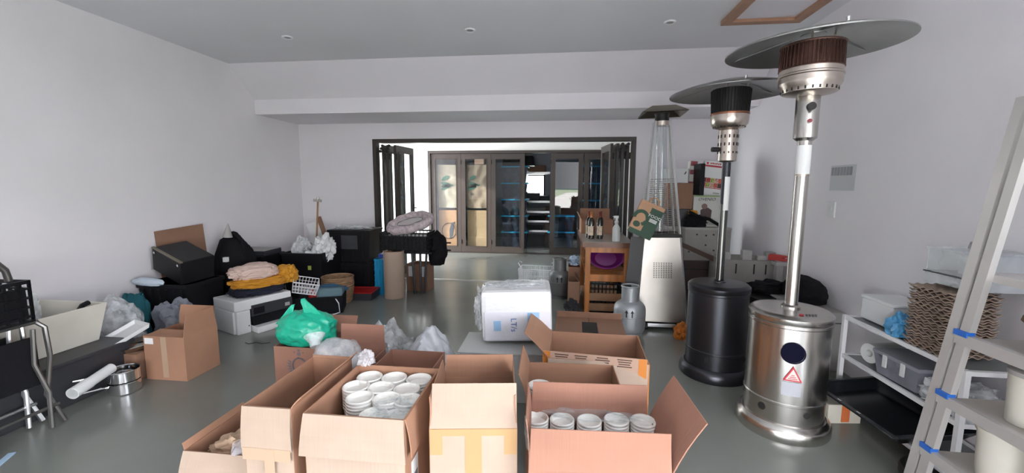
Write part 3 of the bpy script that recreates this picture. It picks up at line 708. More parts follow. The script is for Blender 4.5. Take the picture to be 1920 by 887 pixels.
# paper carrier bag leaning at the table's right edge
pb = thing('paper_bag', 'kraft and dark green paper carrier bag propped on the charcoal board beside the table', 'bag', (.735, 4.21, .955), (0, D(24), D(-4)))
pb.scale = (1.12, .8, .98)
GRN = mat('dark_green_print', (.010, .055, .028), .55); KB = mat('bag_kraft', (.50, .29, .17), .7)
M = MB().frus(.10, .055, 0, .105, .045, .34); M.build('bag_body', KB, pb, bevel=.004)
part('green_panel', GRN, pb, -.0, -.058, .0, .104, -.0485, .30).rotation_euler = (D(-1.6), 0, 0)
part('green_side', GRN, pb, .100, -.05, .01, .1065, .05, .30)
part('green_base', GRN, pb, -.101, -.058, 0, .0, -.0545, .05)
text('FOOD', .040, WHITE, pb, (.055, -.0595, .225), FACE_F)
for k in range(3): part('print_line', WHITE, pb, .022, -.0600, .168+.012*k, .088, -.0585, .175+.012*k)
M = MB().tube([(-.05+.055*math.cos(D(a)), -.056, .17+.065*math.sin(D(a))) for a in range(-60, 200, 15)], .016, 4); M.v = [(x, -.0545+(y+.056)*.12, z) for x, y, z in M.v]; M.build('logo_swirl', GRN, pb)
M = MB().cyl(.03, -.0565, -.053, 20, RT((-.06, 0, .10), (0, 0, 0)) @ Matrix.Rotation(PI/2, 4, 'X') @ Matrix.Diagonal((1, 1, -1, 1))); M.build('logo_dot', GRN, pb)
for y in (-.043, .043): MB().tube([(-.04, y, .335), (-.035, y*1.1, .385), (.0, y*1.2, .40), (.035, y*1.1, .385), (.04, y, .335)], .005, 6).build('handle', KB, pb, smooth=True)
# dark board leaning behind
o = MB().box(-.065, -.012, 0, .065, .012, .93).build('leaning_board', mat('charcoal_board', (.045, .045, .045), .5), None, (.665, 4.262, .0), (D(0), D(5), D(0)))
tag(o, 'charcoal board leaning between the silver gas cylinder and pyramid heater', 'board')
# white wire basket lying near the grey cylinder
def wire_basket(name, label, loc, rot, W_, D_, H, nx, ny, nz, r=.0038, m=WHITEM, hook=True):
    t = thing(name, label, 'basket', loc, rot)
    a, b = W_/2, D_/2
    def ring(z, k=1.0, rr_=None): return [(-a*k, -b*k, z), (a*k, -b*k, z), (a*k, b*k, z), (-a*k, b*k, z)]
    M = MB()
    M.tube(ring(H), r*1.7, 6, True)
    M.build('rim', m, t)
    MB().tube(ring(.004, .9), r*1.7, 6, True).build('base_ring', m, t)
    M = MB()
    for i in range(nx+1):
        x = -1+2*i/nx
        M.tube([(x*a, -b, H), (x*a*.9, -b*.9, .004), (x*a*.9, b*.9, .004), (x*a, b, H)], r, 4)
    for i in range(ny+1):
        y = -1+2*i/ny
        M.tube([(-a, y*b, H), (-a*.9, y*b*.9, .004), (a*.9, y*b*.9, .004), (a, y*b, H)], r, 4)
    for i in range(1, nz):
        z = H*i/nz; k = .9+.1*i/nz; M.tube(ring(z, k), r, 4, True)
    o = M.build('wires', m, t); o['kind'] = 'stuff'
    if hook:
        for sx in (-1, 1): MB().tube([(sx*a, b*.2, H), (sx*(a+.03), b*.2, H+.05), (sx*(a+.01), b*.2, H+.08), (sx*(a-.02), b*.2, H+.06)], r*2, 6).build('hook', m, t, smooth=True)
    return t
wire_basket('wire_basket', 'white wire basket on the floor beside the grey gas cylinder', (-.33, 5.56, 0), (0, 0, D(-4)), .44, .30, .34, 22, 10, 4)

# ================================================================== cartons in the foreground
dD = carton('long narrow open carton with a taped front flap at the left of the front row', (-1.09, 1.61, 0), 0, .20, .46, .60, (('f', 176, .165, -.004), ('r', 42, .055), ('b', 6, .012)), CARD, mf={'f': CARDP})
MB().box(-.098, -.0012, -.02, .098, 0, .028).build('tape_strip', CTAPE, dD, (0, -.2462, .415)); MB().box(-.02, -.0014, -.07, .02, 0, .03).build('tape_strip', CTAPE, dD, (.012, -.2468, .41))
blob('plastic_film', FILMW, 'crumpled clear film inside the long narrow front carton', 'film', (-1.09, 1.66, .34), (.07, .19, .10), seed=4, amp=.5, freq=3)
dE = carton('large open carton full of white paper cups in the front row', (-.737, 1.575, 0), 0, .385, .43, .60, (('f', 172, .155, -.012), ('r', 173, .15)), CARD, mf={'f': CARDP})
part('sticker', WHITE, dE, .1935, -.16, .30, .1945, -.09, .40)
for k in range(9): part('barcode_bar', INK, dE, .1940, -.15+.006*k, .31, .1952, -.1475+.006*k, .34)
MB().box(-.190, -.0008, 0, .190, 0, .597).build('lit_front', CARDP, dE, (0, -.2152, 0))  # same board as the body; paler front puts the light into the colour
MB().box(-.098, -.0006, 0, .098, 0, .597).build('lit_front', CARDP, dD, (0, -.2302, 0))  # narrow carton's front also coloured paler, as if lit
# stacks of cups, each cup nested in the next
CUPM = mat('cup_paper', (.80, .78, .74), .55)
cupme = None
def cupstack(label, loc, n, tilt=0, R=.062, group='sleeves of paper cups in the big carton'):
    """sleeve standing mouth down: bottoms up, rims below each other"""
    global cupme
    t = thing('cup_sleeve', label, 'cups', loc, (D(tilt), 0, random.random()*3), group)
    if cupme is None:
        k = R
        cupme = MB().lathe([(k*.90, -.06), (k, -.012), (k+.002, -.006), (k+.003, 0), (k, .004), (k-.004, .0035), (k-.007, -.004), (k-.010, -.018), (.0001, -.021)], 26, cap0=True, cap1=False).build('cup', CUPM, t, smooth=True)
        first = cupme
    else:
        first = bpy.data.objects.new('cup', cupme.data); COL.objects.link(first); first.parent = t
    first.location = (0, 0, 0)
    for i in range(1, n):
        o = bpy.data.objects.new('cup', cupme.data); COL.objects.link(o); o.parent = t; o.location = (0, 0, -.0135*i)
    return t
random.seed(3)
rows = [('back', 1.722, (-.855, -.745, -.635, -.583), .560), ('second', 1.622, (-.84, -.71, -.58), .555), ('third', 1.50, (-.775, -.655), .545), ('front', 1.425, (-.83,), .48)]
grid = []
nm = ['first', 'second', 'third', 'fourth']
base = [(-.838, 1.715), (-.735, 1.725), (-.640, 1.722), (-.552+.004, 1.705)]
spots = {'back': [(-.845, 1.722), (-.733, 1.728), (-.618, 1.728)], 'second': [(-.862, 1.628), (-.752, 1.632), (-.638, 1.632)],
         'third': [(-.800, 1.538), (-.690, 1.545), (-.605+.004, 1.545)], 'front': [(-.700, 1.447), (-.606, 1.447)]}
for rw, L_ in spots.items():
    for k, (x, y) in enumerate(L_):
        cupstack('sleeve of white paper cups, %s row, %s from the left in the big front carton' % (rw, nm[k]), (x, y, .575 if rw != 'front' else .560), 7, R=.0535, tilt=0)
o = blob('plastic_film', FILM, 'crumpled clear film over the cup sleeves in the big front carton', 'film', (-.63, 1.47, .580), (.07, .07, .010), seed=12, amp=.6, freq=3, flat=.3)
blob('plastic_film', film('glossy_film', (.85, .82, .86), .45, .12, 16), 'twisted clear film end over the back left corner of the cup carton', 'film', (-.895, 1.80, .600), (.035, .04, .04), seed=14, amp=.35, freq=3)
dF = carton('tall open carton with yellow tape and a half raised front flap in the front row', (-.335, 1.62, 0), D(8), .32, .42, .555, (('f', -28, .155, .0), ('b', 2, .105), ('l', 3, .10, .04), ('r', -3, .10, .05)), CARD, mf={'f': CARDP})
MB().box(-.158, -.2107, 0, .158, -.2101, .553).build('lit_front', CARDP, dF)  # front face painted in a lit tone, inside stays brown
for x, w in ((0, .06), (-.135, .045), (.135, .045)):
    MB().box(x-w/2, -.2125, .555-(.40 if x == 0 else .10), x+w/2, -.2105, .553).build('tape_strip', TAPE, dF)
MB().box(-.158, -.2128, .528, .158, -.2106, .554).build('tape_strip', TAPE, dF)
dG = carton('wide open carton with a big flap splayed to the right in the front row', (.135, 1.54, 0), D(3), .49, .34, .45, (('f', -4, .148), ('b', 0, .16, .008), ('r', 27, .225, -.01), ('l', 4, .17, .03)), CARDR)
for k, x in enumerate((-.06, .045, .155, .265, .37)):
    t = cupstack('sleeve of white cups, %s from the left in the wide right front carton' % ['first', 'second', 'third', 'fourth', 'fifth'][k], (x-.030, 1.655+.003*k-.006, .475+.012*(k > 2)), 6, group='cup sleeves in the wide carton')
    t.scale = (.9, .9, 1)
blob('plastic_film', FILM, 'clear film over the cup sleeves in the wide right front carton', 'film', (.14, 1.655, .492), (.18, .04, .012), seed=22, amp=.5, freq=4)
dH = carton('shallow open carton between the wide front carton and the orange-edged one', (.065, 1.975, 0), D(2), .44, .36, .50, (('l', 20, .10),), CARD)
cupstack('white cup sleeve at the left end of the shallow middle carton', (-.09, 1.90, .495), 6, group='cup sleeves in the middle carton')
dI = carton('open carton with orange printed edges behind the front row', (.22, 2.55, 0), D(-2), .56, .46, .45, (('l', 48, .19, .03), ('f', 170, .13)), CARD, mf={'f': CARDP})
part('orange_edge', ORANGE, dI, .279, -.232, .10, .284, -.16, .449); part('orange_edge', ORANGE, dI, .2805, .13, .10, .2845, .23, .449)
PRB = mat('print_brown', (.10, .06, .045), .7)
bd = thing('printed_board', 'printed carton board with orange ends lying across two open cartons', 'cardboard', (.19, 2.325, .44), D(-6))
o = MB().box(-.29, -.004, -.20, .29, 0, .045).build('board', mat('pale_pink_board', (.50, .33, .25), .75), bd)
for x in (-.288, .245): MB().box(x, -.0052, -.19, x+.043, -.0042, .044).build('orange_end', ORANGE, bd)
for k, x in enumerate((-.18, -.07, .05, .17)):
    for j in range(4): MB().box(x-.04+.004*((j*7+k) % 3), -.0050, .028-.013*j, x+.04-.005*((j+k) % 3), -.0042, .034-.013*j).build('print_line', PRB, bd)
dJ = carton('closed brown carton with a dark hand slot behind the orange-edged one', (.22, 3.12, 0), D(-2), .52, .56, .36, (), CARDD, closed=True)
part('hand_slot', INK, dJ, -.055, -.20, .3601, .06, .16, .3625)
o = MB().box(-.26, 0, 0, .26, .004, .06).build('flap', CARDD, dJ, (0, .275, .36), (D(25), 0, 0))
# carton with crest and green bag
dA = carton('cardboard box with a grey printed crest under the green bag', (-1.615, 2.55, 0), 0, .40, .30, .405, (('b', 30, .12), ('r', 60, .06)), CARDR)
CRG = mat('grey_crest_print', (.15, .13, .14), .7)
M = MB()
for i in range(16):
    a = D(160+i*14); M.prism([(-.007, 0), (0, .026), (.007, 0), (0, -.006)], 0, .0012, RT((.062*math.cos(a)-.03, -.1508, .285+.062*math.sin(a)), (PI/2, 0, 0)) @ Matrix.Rotation(a-PI/2-.3, 4, 'Z'))
o = M.build('wreath_print', CRG, dA); o['kind'] = 'stuff'
MB().tube([(-.03+.045*math.cos(D(a)), -.1512, .285+.05*math.sin(D(a))) for a in range(0, 360, 15)], .0055, 6, True).build('crest_ring', CRG, dA)
for x, z, r in ((-.03, .385, .009), (-.06, .372, .005), (.0, .372, .005), (-.03, .362, .012)): MB().cyl(r, 0, .0015, 12, RT((x, -.1508, z), (PI/2, 0, 0))).build('crown_print', CRG, dA)
# green carrier bag, knotted handles
gb = thing('carrier_bag', 'green plastic carrier bag with upright handles on the crested box', 'bag', (-1.655, 2.52, .406), D(8))
M = blobmesh(.195, .14, .125, seed=6, amp=.14, freq=1.5, ridge=.07, flat=.60, sub=5); M.v = [(x, y, z+M.rz) for x, y, z in M.v]
M.build('bag_body', TEAL, gb, smooth=True)
def strip(pts, ws, th=.006):
    M = MB(); vs = []
    for (x, y, z), w in zip(pts, ws): vs += [(x-w, y-th, z), (x+w, y-th*.2, z+.002), (x+w, y+th, z+.004), (x-w, y+th*.6, z)]
    n = len(pts); fs = [(0, 1, 2, 3), tuple(4*(n-1)+c for c in (3, 2, 1, 0))]
    for k in range(n-1):
        for c in range(4): fs.append((4*k+c, 4*k+(c+1) % 4, 4*k+4+(c+1) % 4, 4*k+4+c))
    return M.add(vs, fs)
strip([(-.14, -.02, .12), (-.115, -.02, .175), (-.095, -.01, .22), (-.08, -.01, .245)], [.055, .03, .018, .010]).build('handle', TEAL, gb, smooth=True)
strip([(.07, -.02, .13), (.045, -.02, .19), (.02, -.02, .235), (-.005, -.015, .265), (-.015, -.01, .285)], [.09, .05, .032, .020, .010]).build('handle', TEAL, gb, smooth=True)
# box B with clear bag, box C
dB = carton('open carton with one tall back flap and a clear bag in it', (-1.22, 2.24, 0), 0, .29, .36, .42, (('b', 0, .15, .004),), CARDR)
blob('plastic_bag', FILMW, 'clear plastic bag bulging out of the carton beside the green bag', 'bag', (-1.27, 2.21, .36), (.14, .14, .125), seed=31, amp=.16, freq=1.6)
MB_ = MB().lathe([(.030, 0), (.034, .03), (.055, .06), (.060, .068), (.052, .064), (.028, .03)], 24, cap1=False)
solo('plastic_cup', MB_, FILMW, 'clear flared plastic lid poking up from the clear bag', 'lid', (-1.40, 2.20, .50), (D(-30), D(-25), 0), smooth=True)
dC = carton('open brown carton behind the cup carton', (-.84, 2.15, 0), 0, .33, .38, .45, (), CARDR)
# crumpled white printed bags behind
wb = thing('printed_bag', 'crumpled white plastic sack with blue print behind the brown carton', 'bag', (-.90, 2.78, 0), D(-8))
M = blobmesh(.20, .14, .20, seed=41, amp=.25, freq=1.5, ridge=.08, sub=5, flat=.9)
M.v = [(x, y, (z+M.rz)*(1.25-.55*abs(x+.02)/.2)) for x, y, z in M.v]; M.build('sack', mat('white_sack', (.66, .68, .72), .32, bump=.5, bs=18), wb, smooth=True)
for k, (x, z, w, h, a) in enumerate(((-.06, .30, .10, .045, 22), (.09, .24, .07, .035, 25))):
    MB().prism([(-w/2, -h/2), (w/2, -h/2), (w/2, h/2), (-w/2, h/2)], 0, .004).build('blue_print', BINK, wb, (x, -.175, z-.02), (D(62), D(0), D(a-20)))
text('LT/s', .05, BINK, wb, (.02, -.178, .25), (D(65), 0, D(5)))
blob('film_heap', FILMW, 'heap of crinkled clear plastic film left of the white printed sack', 'film', (-1.31, 2.98, 0), (.19, .14, .235), seed=47, amp=.4, freq=3)
# wrapped pack on a grey crate
solo('storage_crate', MB().shell(.54, .34, .335, .008, top=(.56, .36)).box(-.29, -.19, .335, .29, .19, .348), mat('pale_grey_plastic', (.50, .51, .50), .4), 'pale grey lidded crate under the wrapped white pack', 'crate', (-.38, 2.80, 0), D(1), bevel=.006)
wp = thing('wrapped_pack', 'large white plastic-wrapped pack with blue print on the grey crate', 'pack', (-.30, 2.92, .372), (0, D(-2), D(4)))
M = MB().box(-.24, -.17, 0, .24, .20, .355); o = M.build('pack', mat('white_wrap', (.80, .80, .82), .32, bump=.35, bs=14, stretch=(1, 1, 2.5)), wp, bevel=.035)
bpy.context.view_layer.update()
MB().box(-.215, -.1745, .02, .225, -.172, .215).build('pack_seam', mat('wrap_seam', (.74, .74, .80), .35, bump=.3, bs=14), wp, bevel=.001)
BPL = mat('light_blue_print', (.32, .53, .76), .45)
for x0, z0, x1, z1, m_ in ((-.155, .085, -.105, .155, BPL), (.075, .05, .155, .21, BPL)): MB().box(x0, -.1775, z0, x1, -.1752, z1).build('print_panel', m_, wp)
for z in (.065, .085, .105, .125): MB().box(.085, -.1785, z, .145, -.1772, z+.008).build('print_line', BINK, wp)
MB().box(.105, -.1785, .145, .135, -.1772, .175).build('print_mark', BINK, wp)
text('LT/s', .055, mat('deep_blue_ink', (.08, .17, .42), .5), wp, (-.02, -.1775, .125), (D(90), D(90), 0))
blob('film', FILMW, '', '', (-.245, 0, .08), (.055, .14, .17), parent=wp, seed=51, amp=.5, freq=3)
blob('film', FILMW, '', '', (-.01, .04, .345), (.20, .12, .018), parent=wp, seed=53, amp=.4, freq=3)
# small carton at the lower left
dK = carton('small torn open carton at the left end of the front row', (-1.395, 1.66, 0), 0, .33, .36, .32, (('f', 150, .12, .02), ('l', 25, .03)), CARD, mf={'f': CARDP})
blob('plastic_film', film('glossy_film'), 'glossy crumpled clear film spilling from the small torn carton', 'film', (-1.295, 1.67, .22), (.09, .15, .15), seed=61, amp=.55, freq=3)
blob('plastic_film', FILMW, 'milky plastic bag edge behind the small torn carton', 'film', (-1.48, 1.86+.09, 0), (.10, .07, .20), seed=63, amp=.3, freq=2)
blob('paper_wad', mat('brown_paper', (.50, .35, .24), .8, bump=.4, bs=20), 'crumpled brown paper in the small torn carton', 'paper', (-1.42, 1.60, .235), (.09, .09, .055), seed=66, amp=.5, freq=3)

# ================================================================== left side
dL = carton('cardboard box with raised flaps and a white sticker on the floor at the left', (-2.86, 2.79, 0), 0, .33, .30, .33, (('b', 3, .15, .02), ('r', 2, .155, .03), ('f', -86, .13)), CARD)
part('sticker', WHITE, dL, -.155, -.1515, .27, -.085, -.1503, .315); part('tape_strip', CTAPE, dL, -.025, -.1513, .02, .02, -.1502, .328)
dLs = carton('low cardboard box under the white tray beside the dark tub', (-3.225, 2.76, 0), D(3), .33, .34, .20, (), CARDD, closed=True)
solo('metal_pan', MB().lathe([(.12, 0), (.15, .03), (.155, .033), (.150, .036), (.115, .006)], 32, cap1=False), STEEL, 'flat metal pan on the low cardboard box under the white tray', 'pan', (-3.19, 2.72, .203), (D(3), D(-6), 0), smooth=True)
M = MB().shell(.27, .24, .03, .004, top=(.30, .27))
solo('white_tray', M, WHITEP, 'white plastic tray tilted on the metal pan beside the cream tub', 'tray', (-3.235, 2.69, .30), (D(24), D(-4), D(-25)), bevel=.004)
blob('plastic_bag', FILMW, 'large milky plastic bag behind the white tray', 'bag', (-3.62, 2.98, 0), (.21, .13, .32), seed=71, amp=.25, freq=1.8)
blob('cloth', mat('teal_cloth', (.01, .10, .13), .85, bump=.4), 'teal cloth bundle behind the milky plastic bag', 'cloth', (-3.82, 3.28, .0), (.13, .10, .30), seed=73, amp=.3, freq=2)
blob('plastic_bag', mat('grey_bag', (.17, .18, .22), .4, bump=.4), 'grey plastic bag behind the cardboard box with raised flaps', 'bag', (-3.42, 3.28, 0), (.17, .11, .26), seed=75, amp=.35, freq=2)
# dark tub and cream tub with glass sheet
solo('storage_tub', MB().frus(.40, .52, 0, .40, .52, .29).box(-.42, -.54, .275, .42, .54, .30), GREYD, 'dark grey lidded tub on the floor under the cream tub', 'tub', (-3.545, 2.13, 0), 0, bevel=.01)
M = MB().shell(.52, .70, .27, .016, top=(.60, .80))
solo('cream_tub', M, CREAM, 'open cream plastic tub standing on the dark grey tub', 'tub', (-3.60, 2.25, .301), 0, bevel=.005)
solo('glass_sheet', MB().box(-.006, -.22, 0, .006, .22, .30), mat('greenish_glass', (.25, .33, .29), .1), 'greenish glass sheet standing in the cream tub', 'glass', (-3.66, 2.20, .325), (0, D(-14), D(-12)))
solo('hand_brush', MB().tube([(0, 0, 0), (.0, .05, .06), (.0, .09, .07)], .018, 10), BLACKP, 'black hand brush resting on the far corner of the cream tub', 'brush', (-3.42, 2.53, .50), 0, smooth=True)
blob('plastic_bag', FILMW, 'pale crumpled plastic bag piled behind the cream tub', 'bag', (-3.78, 2.40, .33), (.09, .16, .25), seed=78, amp=.4, freq=2.5)
# steel pans and white tube
def saucepan(label, z, ang):
    t = thing('saucepan', label, 'saucepan', (-3.00, 2.46, z), D(ang))
    MB().lathe([(.082, 0), (.090, .006), (.090, .072), (.094, .076), (.092, .079), (.086, .074), (.084, .008)], 36, cap1=False).build('pan', CHROME, t, smooth=True)
    MB().tube([(-.088, 0, .055), (-.12, 0, .062), (-.27, 0, .068)], .0075, 8).build('handle', CHROME, t, smooth=True)
    MB().cyl(.012, -.006, .006, 10, RT((-.094, 0, .055), (0, PI/2, 0))).build('rivet', CHROME, t, smooth=True)
    return t
saucepan('lower stainless saucepan of the stack of two on the floor at the left', 0, 62)
saucepan('upper stainless saucepan of the stack of two on the floor at the left', .081, 52)
solo('white_tube', MB().cyl(.032, -.0, .30, 24).cyl(.035, -.0, .12, 24), WHITEP, 'white plastic tube resting across the upper saucepan', 'tube', (-2.93, 2.10, .165), (D(-84), 0, D(14)), smooth=True)
# folded chairs with a black crate on top
TUBG = mat('grey_steel_tube', (.17, .165, .16), .35, .8)
def folded_chair(label, x, y, m, k):
    t = thing('folding_chair', label, 'chair', (x, y, 0), (0, 0, D(-4*k)), 'folded chairs at the far left')
    for s in (-1, 1):
        MB().tube([(.03, s*.19+.02, .012), (.0, s*.19-.03*s, .20), (-.01, s*.19+.015, .42), (.0, s*.19, .60), (-.03, s*.17, .635)], .013, 8).build('front_frame', m, t, smooth=True)
        MB().tube([(.05, s*.13, .012), (.03, s*.15, .22), (.0, s*.12, .40), (-.01, s*.14, .60)], .012, 8).build('rear_leg', m, t, smooth=True)
    MB().tube([(-.03, -.18, .635), (-.03, .18, .635)], .013, 8).build('top_rail', m, t, smooth=True)
    MB().tube([(.03, -.16, .13), (.03, .19, .13)], .010, 8).build('cross_bar', m, t, smooth=True)
    part('seat', BLACKF, t, -.05, -.165, .26, -.03, .165, .55, bevel=.006)
    return t
folded_chair('dark grey tube folding chair standing folded nearest the aisle at the far left', -2.99, 1.86, TUBG, 0)
folded_chair('pale tube folded chair behind the dark grey one at the far left', -3.12, 1.84, ALU, 0)
bc = thing('black_crate', 'black plastic crate on top of the folded chairs at the far left', 'crate', (-3.24, 1.76, .652), D(2))
crate_mesh(.56, .46, .24, 9, 8, 4, t=.012).build('crate', BLACKP, bc)
part('side_panel', BLACKP, bc, .262, -.21, .02, .268, .21, .20)
solo('tube_handle', MB().tube([(0, -.25, .24), (0, -.03, .17), (0, .05, .06), (0, .06, .0)], .017, 10), TUBG, 'bent grey tube handle rising from the black crate at the far left', 'handle', (-3.05, 1.90, .892), 0, smooth=True)
solo('plastic_scoop', MB().tube([(0, 0, 0), (.0, .02, .55), (0, .03, .60)], .018, 8), TUBG, 'dark upright handle against the wall behind the black crate', 'handle', (-3.95, 2.28, .30), 0, smooth=True)
solo('base_plate', MB().cyl(.17, 0, .03, 32), GREYD, 'dark round base plate on the floor under the folded chairs', 'base', (-3.05, 1.62, 0), 0, smooth=True)

# black crates, cases and bags against the left wall
bcr = thing('black_crate', 'large black crate against the left wall under the tilted speaker', 'crate', (-3.70, 3.67, 0), D(0))
MB().frus(.24, .20, 0, .255, .215, .50).build('crate_body', BLACKP, bcr, bevel=.01)
MB().box(-.265, -.225, .46, .265, .225, .50).build('rim', BLACKP, bcr, bevel=.004)
for k in range(6): part('rib', BLACKP, bcr, -.21+.08*k, -.226, .05, -.19+.08*k, -.20, .45)
for k in range(5): part('print_mark', mat('grey_print', (.06, .06, .07), .6), bcr, -.19+.042*k, -.2285, .18, -.16+.042*k, -.2262, .225)
ts = thing('speaker', 'black box speaker lying tilted on the large black crate', 'speaker', (-3.66, 3.66, .625), (D(6), D(16), D(-16)))
part('cabinet', BLACKP, ts, -.22, -.15, -.06, .22, .15, .17, bevel=.008)
part('grille_edge', mat('gold_grey_trim', (.16, .14, .10), .5), ts, -.22, -.154, .165, .22, -.130, .176)
for s in (-1, 1): MB().cyl(.012, 0, .004, 12, RT((s*.18, -.1515, .13), (PI/2, 0, 0))).build('screw', CHROME, ts)
blob('plastic_roll', mat('pale_blue_roll', (.50, .58, .66), .35), 'pale blue plastic roll on the left edge of the large black crate', 'roll', (-3.78, 3.40, .505), (.15, .045, .045), (0, D(3), D(6)), seed=81, amp=.12, freq=2)
solo('flattened_carton', MB().box(-.25, 0, 0, .25, .006, .47), CARDD, 'flattened brown carton leaning on the left wall above the tilted speaker', 'cardboard', (-3.93, 3.96, .515), (D(0), D(-4), D(82)))
db = thing('duffel_bag', 'black fabric duffel bag with a white zip tag beside the tilted speaker', 'bag', (-3.64, 4.28, 0), D(8))
M = blobmesh(.225, .19, .46, seed=85, amp=.10, freq=1.5, flat=.9, sub=5); M.v = [(x, y, z+M.rz) for x, y, z in M.v]; M.build('bag_body', BLACKF, db, smooth=True)
MB().tube([(-.10, -.14, .66), (-.06, -.10, .82), (.05, -.06, .90), (.14, -.06, .80), (.16, -.08, .64)], .022, 8).build('strap', BLACKF, db, smooth=True)
part('bag_tag', WHITE, db, -.0, -.200, .60, .045, -.165, .65)
solo('grey_cone', MB().lathe([(.05, 0), (.005, .15)], 20), GREYM, 'pale grey cone on the black duffel bag', 'cone', (-3.62, 4.18, .86), (0, D(6), 0), smooth=True)
# printer and clothes
pr = thing('printer', 'white and black office printer on the floor at the left', 'printer', (-3.115, 3.87, 0), D(66))
MB().box(-.28, -.16, 0, .28, .20, .225).build('housing', WHITEP, pr, bevel=.012)
MB().box(-.28, -.20, .226, .28, .20, .325).build('scanner_lid', WHITEP, pr, bevel=.012)
MB().box(-.13, -.212, .15, .281, -.165, .262).build('control_panel', GREYD, pr, bevel=.006)
MB().box(-.265, -.2, .0, -.14, -.155, .225).build('front_column', WHITEP, pr, bevel=.008)
MB().box(-.13, -.30, .0, .275, -.162, .060).build('paper_tray', WHITEP, pr, bevel=.008)
MB().box(-.125, -.22, .062, .27, -.165, .148).build('output_slot', BLACKP, pr)
part('badge', GREYM, pr, .20, -.2145, .18, .25, -.2122, .215)
MB().box(-.115, -.2145, .17, -.01, -.2122, .235).build('display', BLACKP, pr)
MB().cyl(.006, 0, .003, 10, RT((-.16, -.2003, .07), (PI/2, 0, 0))).build('port', INK, pr)
solo('device_cable', MB().tube([(0, 0, .006), (.05, -.02, .006), (.09, .02, .006), (.16, .0, .006), (.22, .03, .006)], .004, 6), INK, 'thin black cable on the floor beside the printer', 'cable', (-2.83, 3.10+.28, 0), 0, smooth=True)
def cloth(label, loc, size, m, seed, rz=0, amp=.22, name='folded_cloth'):
    M = blobmesh(*size, seed=seed, amp=amp, freq=2.2, ridge=.12, flat=.75, sub=5)
    M.v = [(math.copysign(abs(x/size[0])**.75*size[0], x), math.copysign(abs(y/size[1])**.75*size[1], y), z+M.rz) for x, y, z in M.v]
    return solo(name, M, m, label, 'clothing', loc, rz, smooth=True)
NAVY = mat('navy_fabric', (.012, .016, .035), .9, bump=.4); YEL = mat('mustard_fabric', (.60, .27, .022), .9, bump=.35, bs=30); PNK = mat('pale_pink_fabric', (.62, .47, .41), .9, bump=.4, bs=30)
cloth('navy blue garment at the bottom of the clothes pile on the printer', (-3.09, 3.90, .327), (.25, .17, .05), NAVY, 91, D(60))
cloth('mustard yellow folded garment in the middle of the clothes pile', (-3.09, 3.93, .40), (.25, .17, .055), YEL, 92, D(58))
cloth('mustard yellow sleeve heaped at the right of the clothes pile', (-2.97, 4.18, .39), (.12, .12, .095), YEL, 96, D(10), .3)
cloth('pale pink folded garment on top of the clothes pile', (-3.13, 3.92, .48), (.22, .15, .08), PNK, 93, D(50))
solo('white_cable', MB().tube([(-.08, 0, 0), (-.06, 0, .09), (.0, 0, .13), (.07, 0, .09), (.10, 0, .0)], .008, 8).tube([(-.03, .01, 0), (-.01, .01, .08), (.05, .01, .10), (.09, .01, .03)], .006, 8), WHITEP, 'looped white cable behind the pale pink garment', 'cable', (-3.26, 4.25, .42), D(10), smooth=True)
# black tubs further back
t1 = thing('storage_tub', 'dark flat electronic unit on a black tub behind the clothes pile', 'tub', (-3.74, 4.78, 0), D(0))
MB().frus(.19, .20, 0, .21, .22, .58).build('tub', BLACKP, t1, bevel=.01)
solo('media_unit', MB().box(-.20, -.17, 0, .20, .17, .055), GREYD, 'flat dark unit with a grey top on the tub behind the clothes', 'electronics', (-3.73, 4.76, .582), D(3), bevel=.006)
part('top_plate', GREYM, bpy.data.objects['media_unit'], -.19, -.16, .056, .19, .16, .062)
t2 = thing('storage_tub', 'black handled tub full of white plastic beside the hammer', 'tub', (-3.15, 4.98, 0), D(0))
MB().shell(.46, .40, .60, .01, top=(.52, .46)).build('tub', BLACKP, t2)
MB().box(-.27, -.25, .575, .27, -.231, .60).build('rim', BLACKP, t2, bevel=.003)
part('tag', mat('lime_tag', (.35, .40, .08), .5), t2, .09, -.247, .40, .13, -.238, .45)
blob('plastic_bag', FILMW, 'clear plastic packaging heaped at the left of the handled tub', 'bag', (-3.28, 4.98, .50), (.11, .13, .17), seed=101, amp=.35, freq=3)
blob('plastic_bag', mat('white_bag', (.70, .70, .72), .4, bump=.4), 'crumpled white bag spilling over the right of the handled tub', 'bag', (-3.00, 4.95, .50), (.13, .12, .19), (0, D(12), D(-5)), seed=103, amp=.4, freq=3)
solo('foam_block', MB().box(-.05, -.03, 0, .05, .03, .09), WHITEP, 'small white block stuck in the handled tub', 'block', (-3.10, 4.83, .52), (0, D(15), 0), bevel=.004)
hm = thing('hammer', 'long handled hammer standing upright in the back left corner', 'hammer', (-3.46, 5.50, .0), (D(0), D(5), 0))
MB().cyl(.012, 0, 1.22, 12).build('handle', WOOD, hm, smooth=True); MB().box(-.06, -.016, 1.20, .05, .016, 1.235).cyl(.018, 1.20, 1.265, 12).build('hammer_head', STEEL, hm, bevel=.003)
fr = thing('picture_board', 'brown edged white board leaning at a slant behind the handled tub', 'board', (-3.15, 5.58, .0), (D(-4), D(-20), 0))
part('board', WHITE, fr, -.16, -.008, 0, .03, .0, .98); part('edge_strip', CARDD, fr, .03, -.02, 0, .08, .02, 1.02)
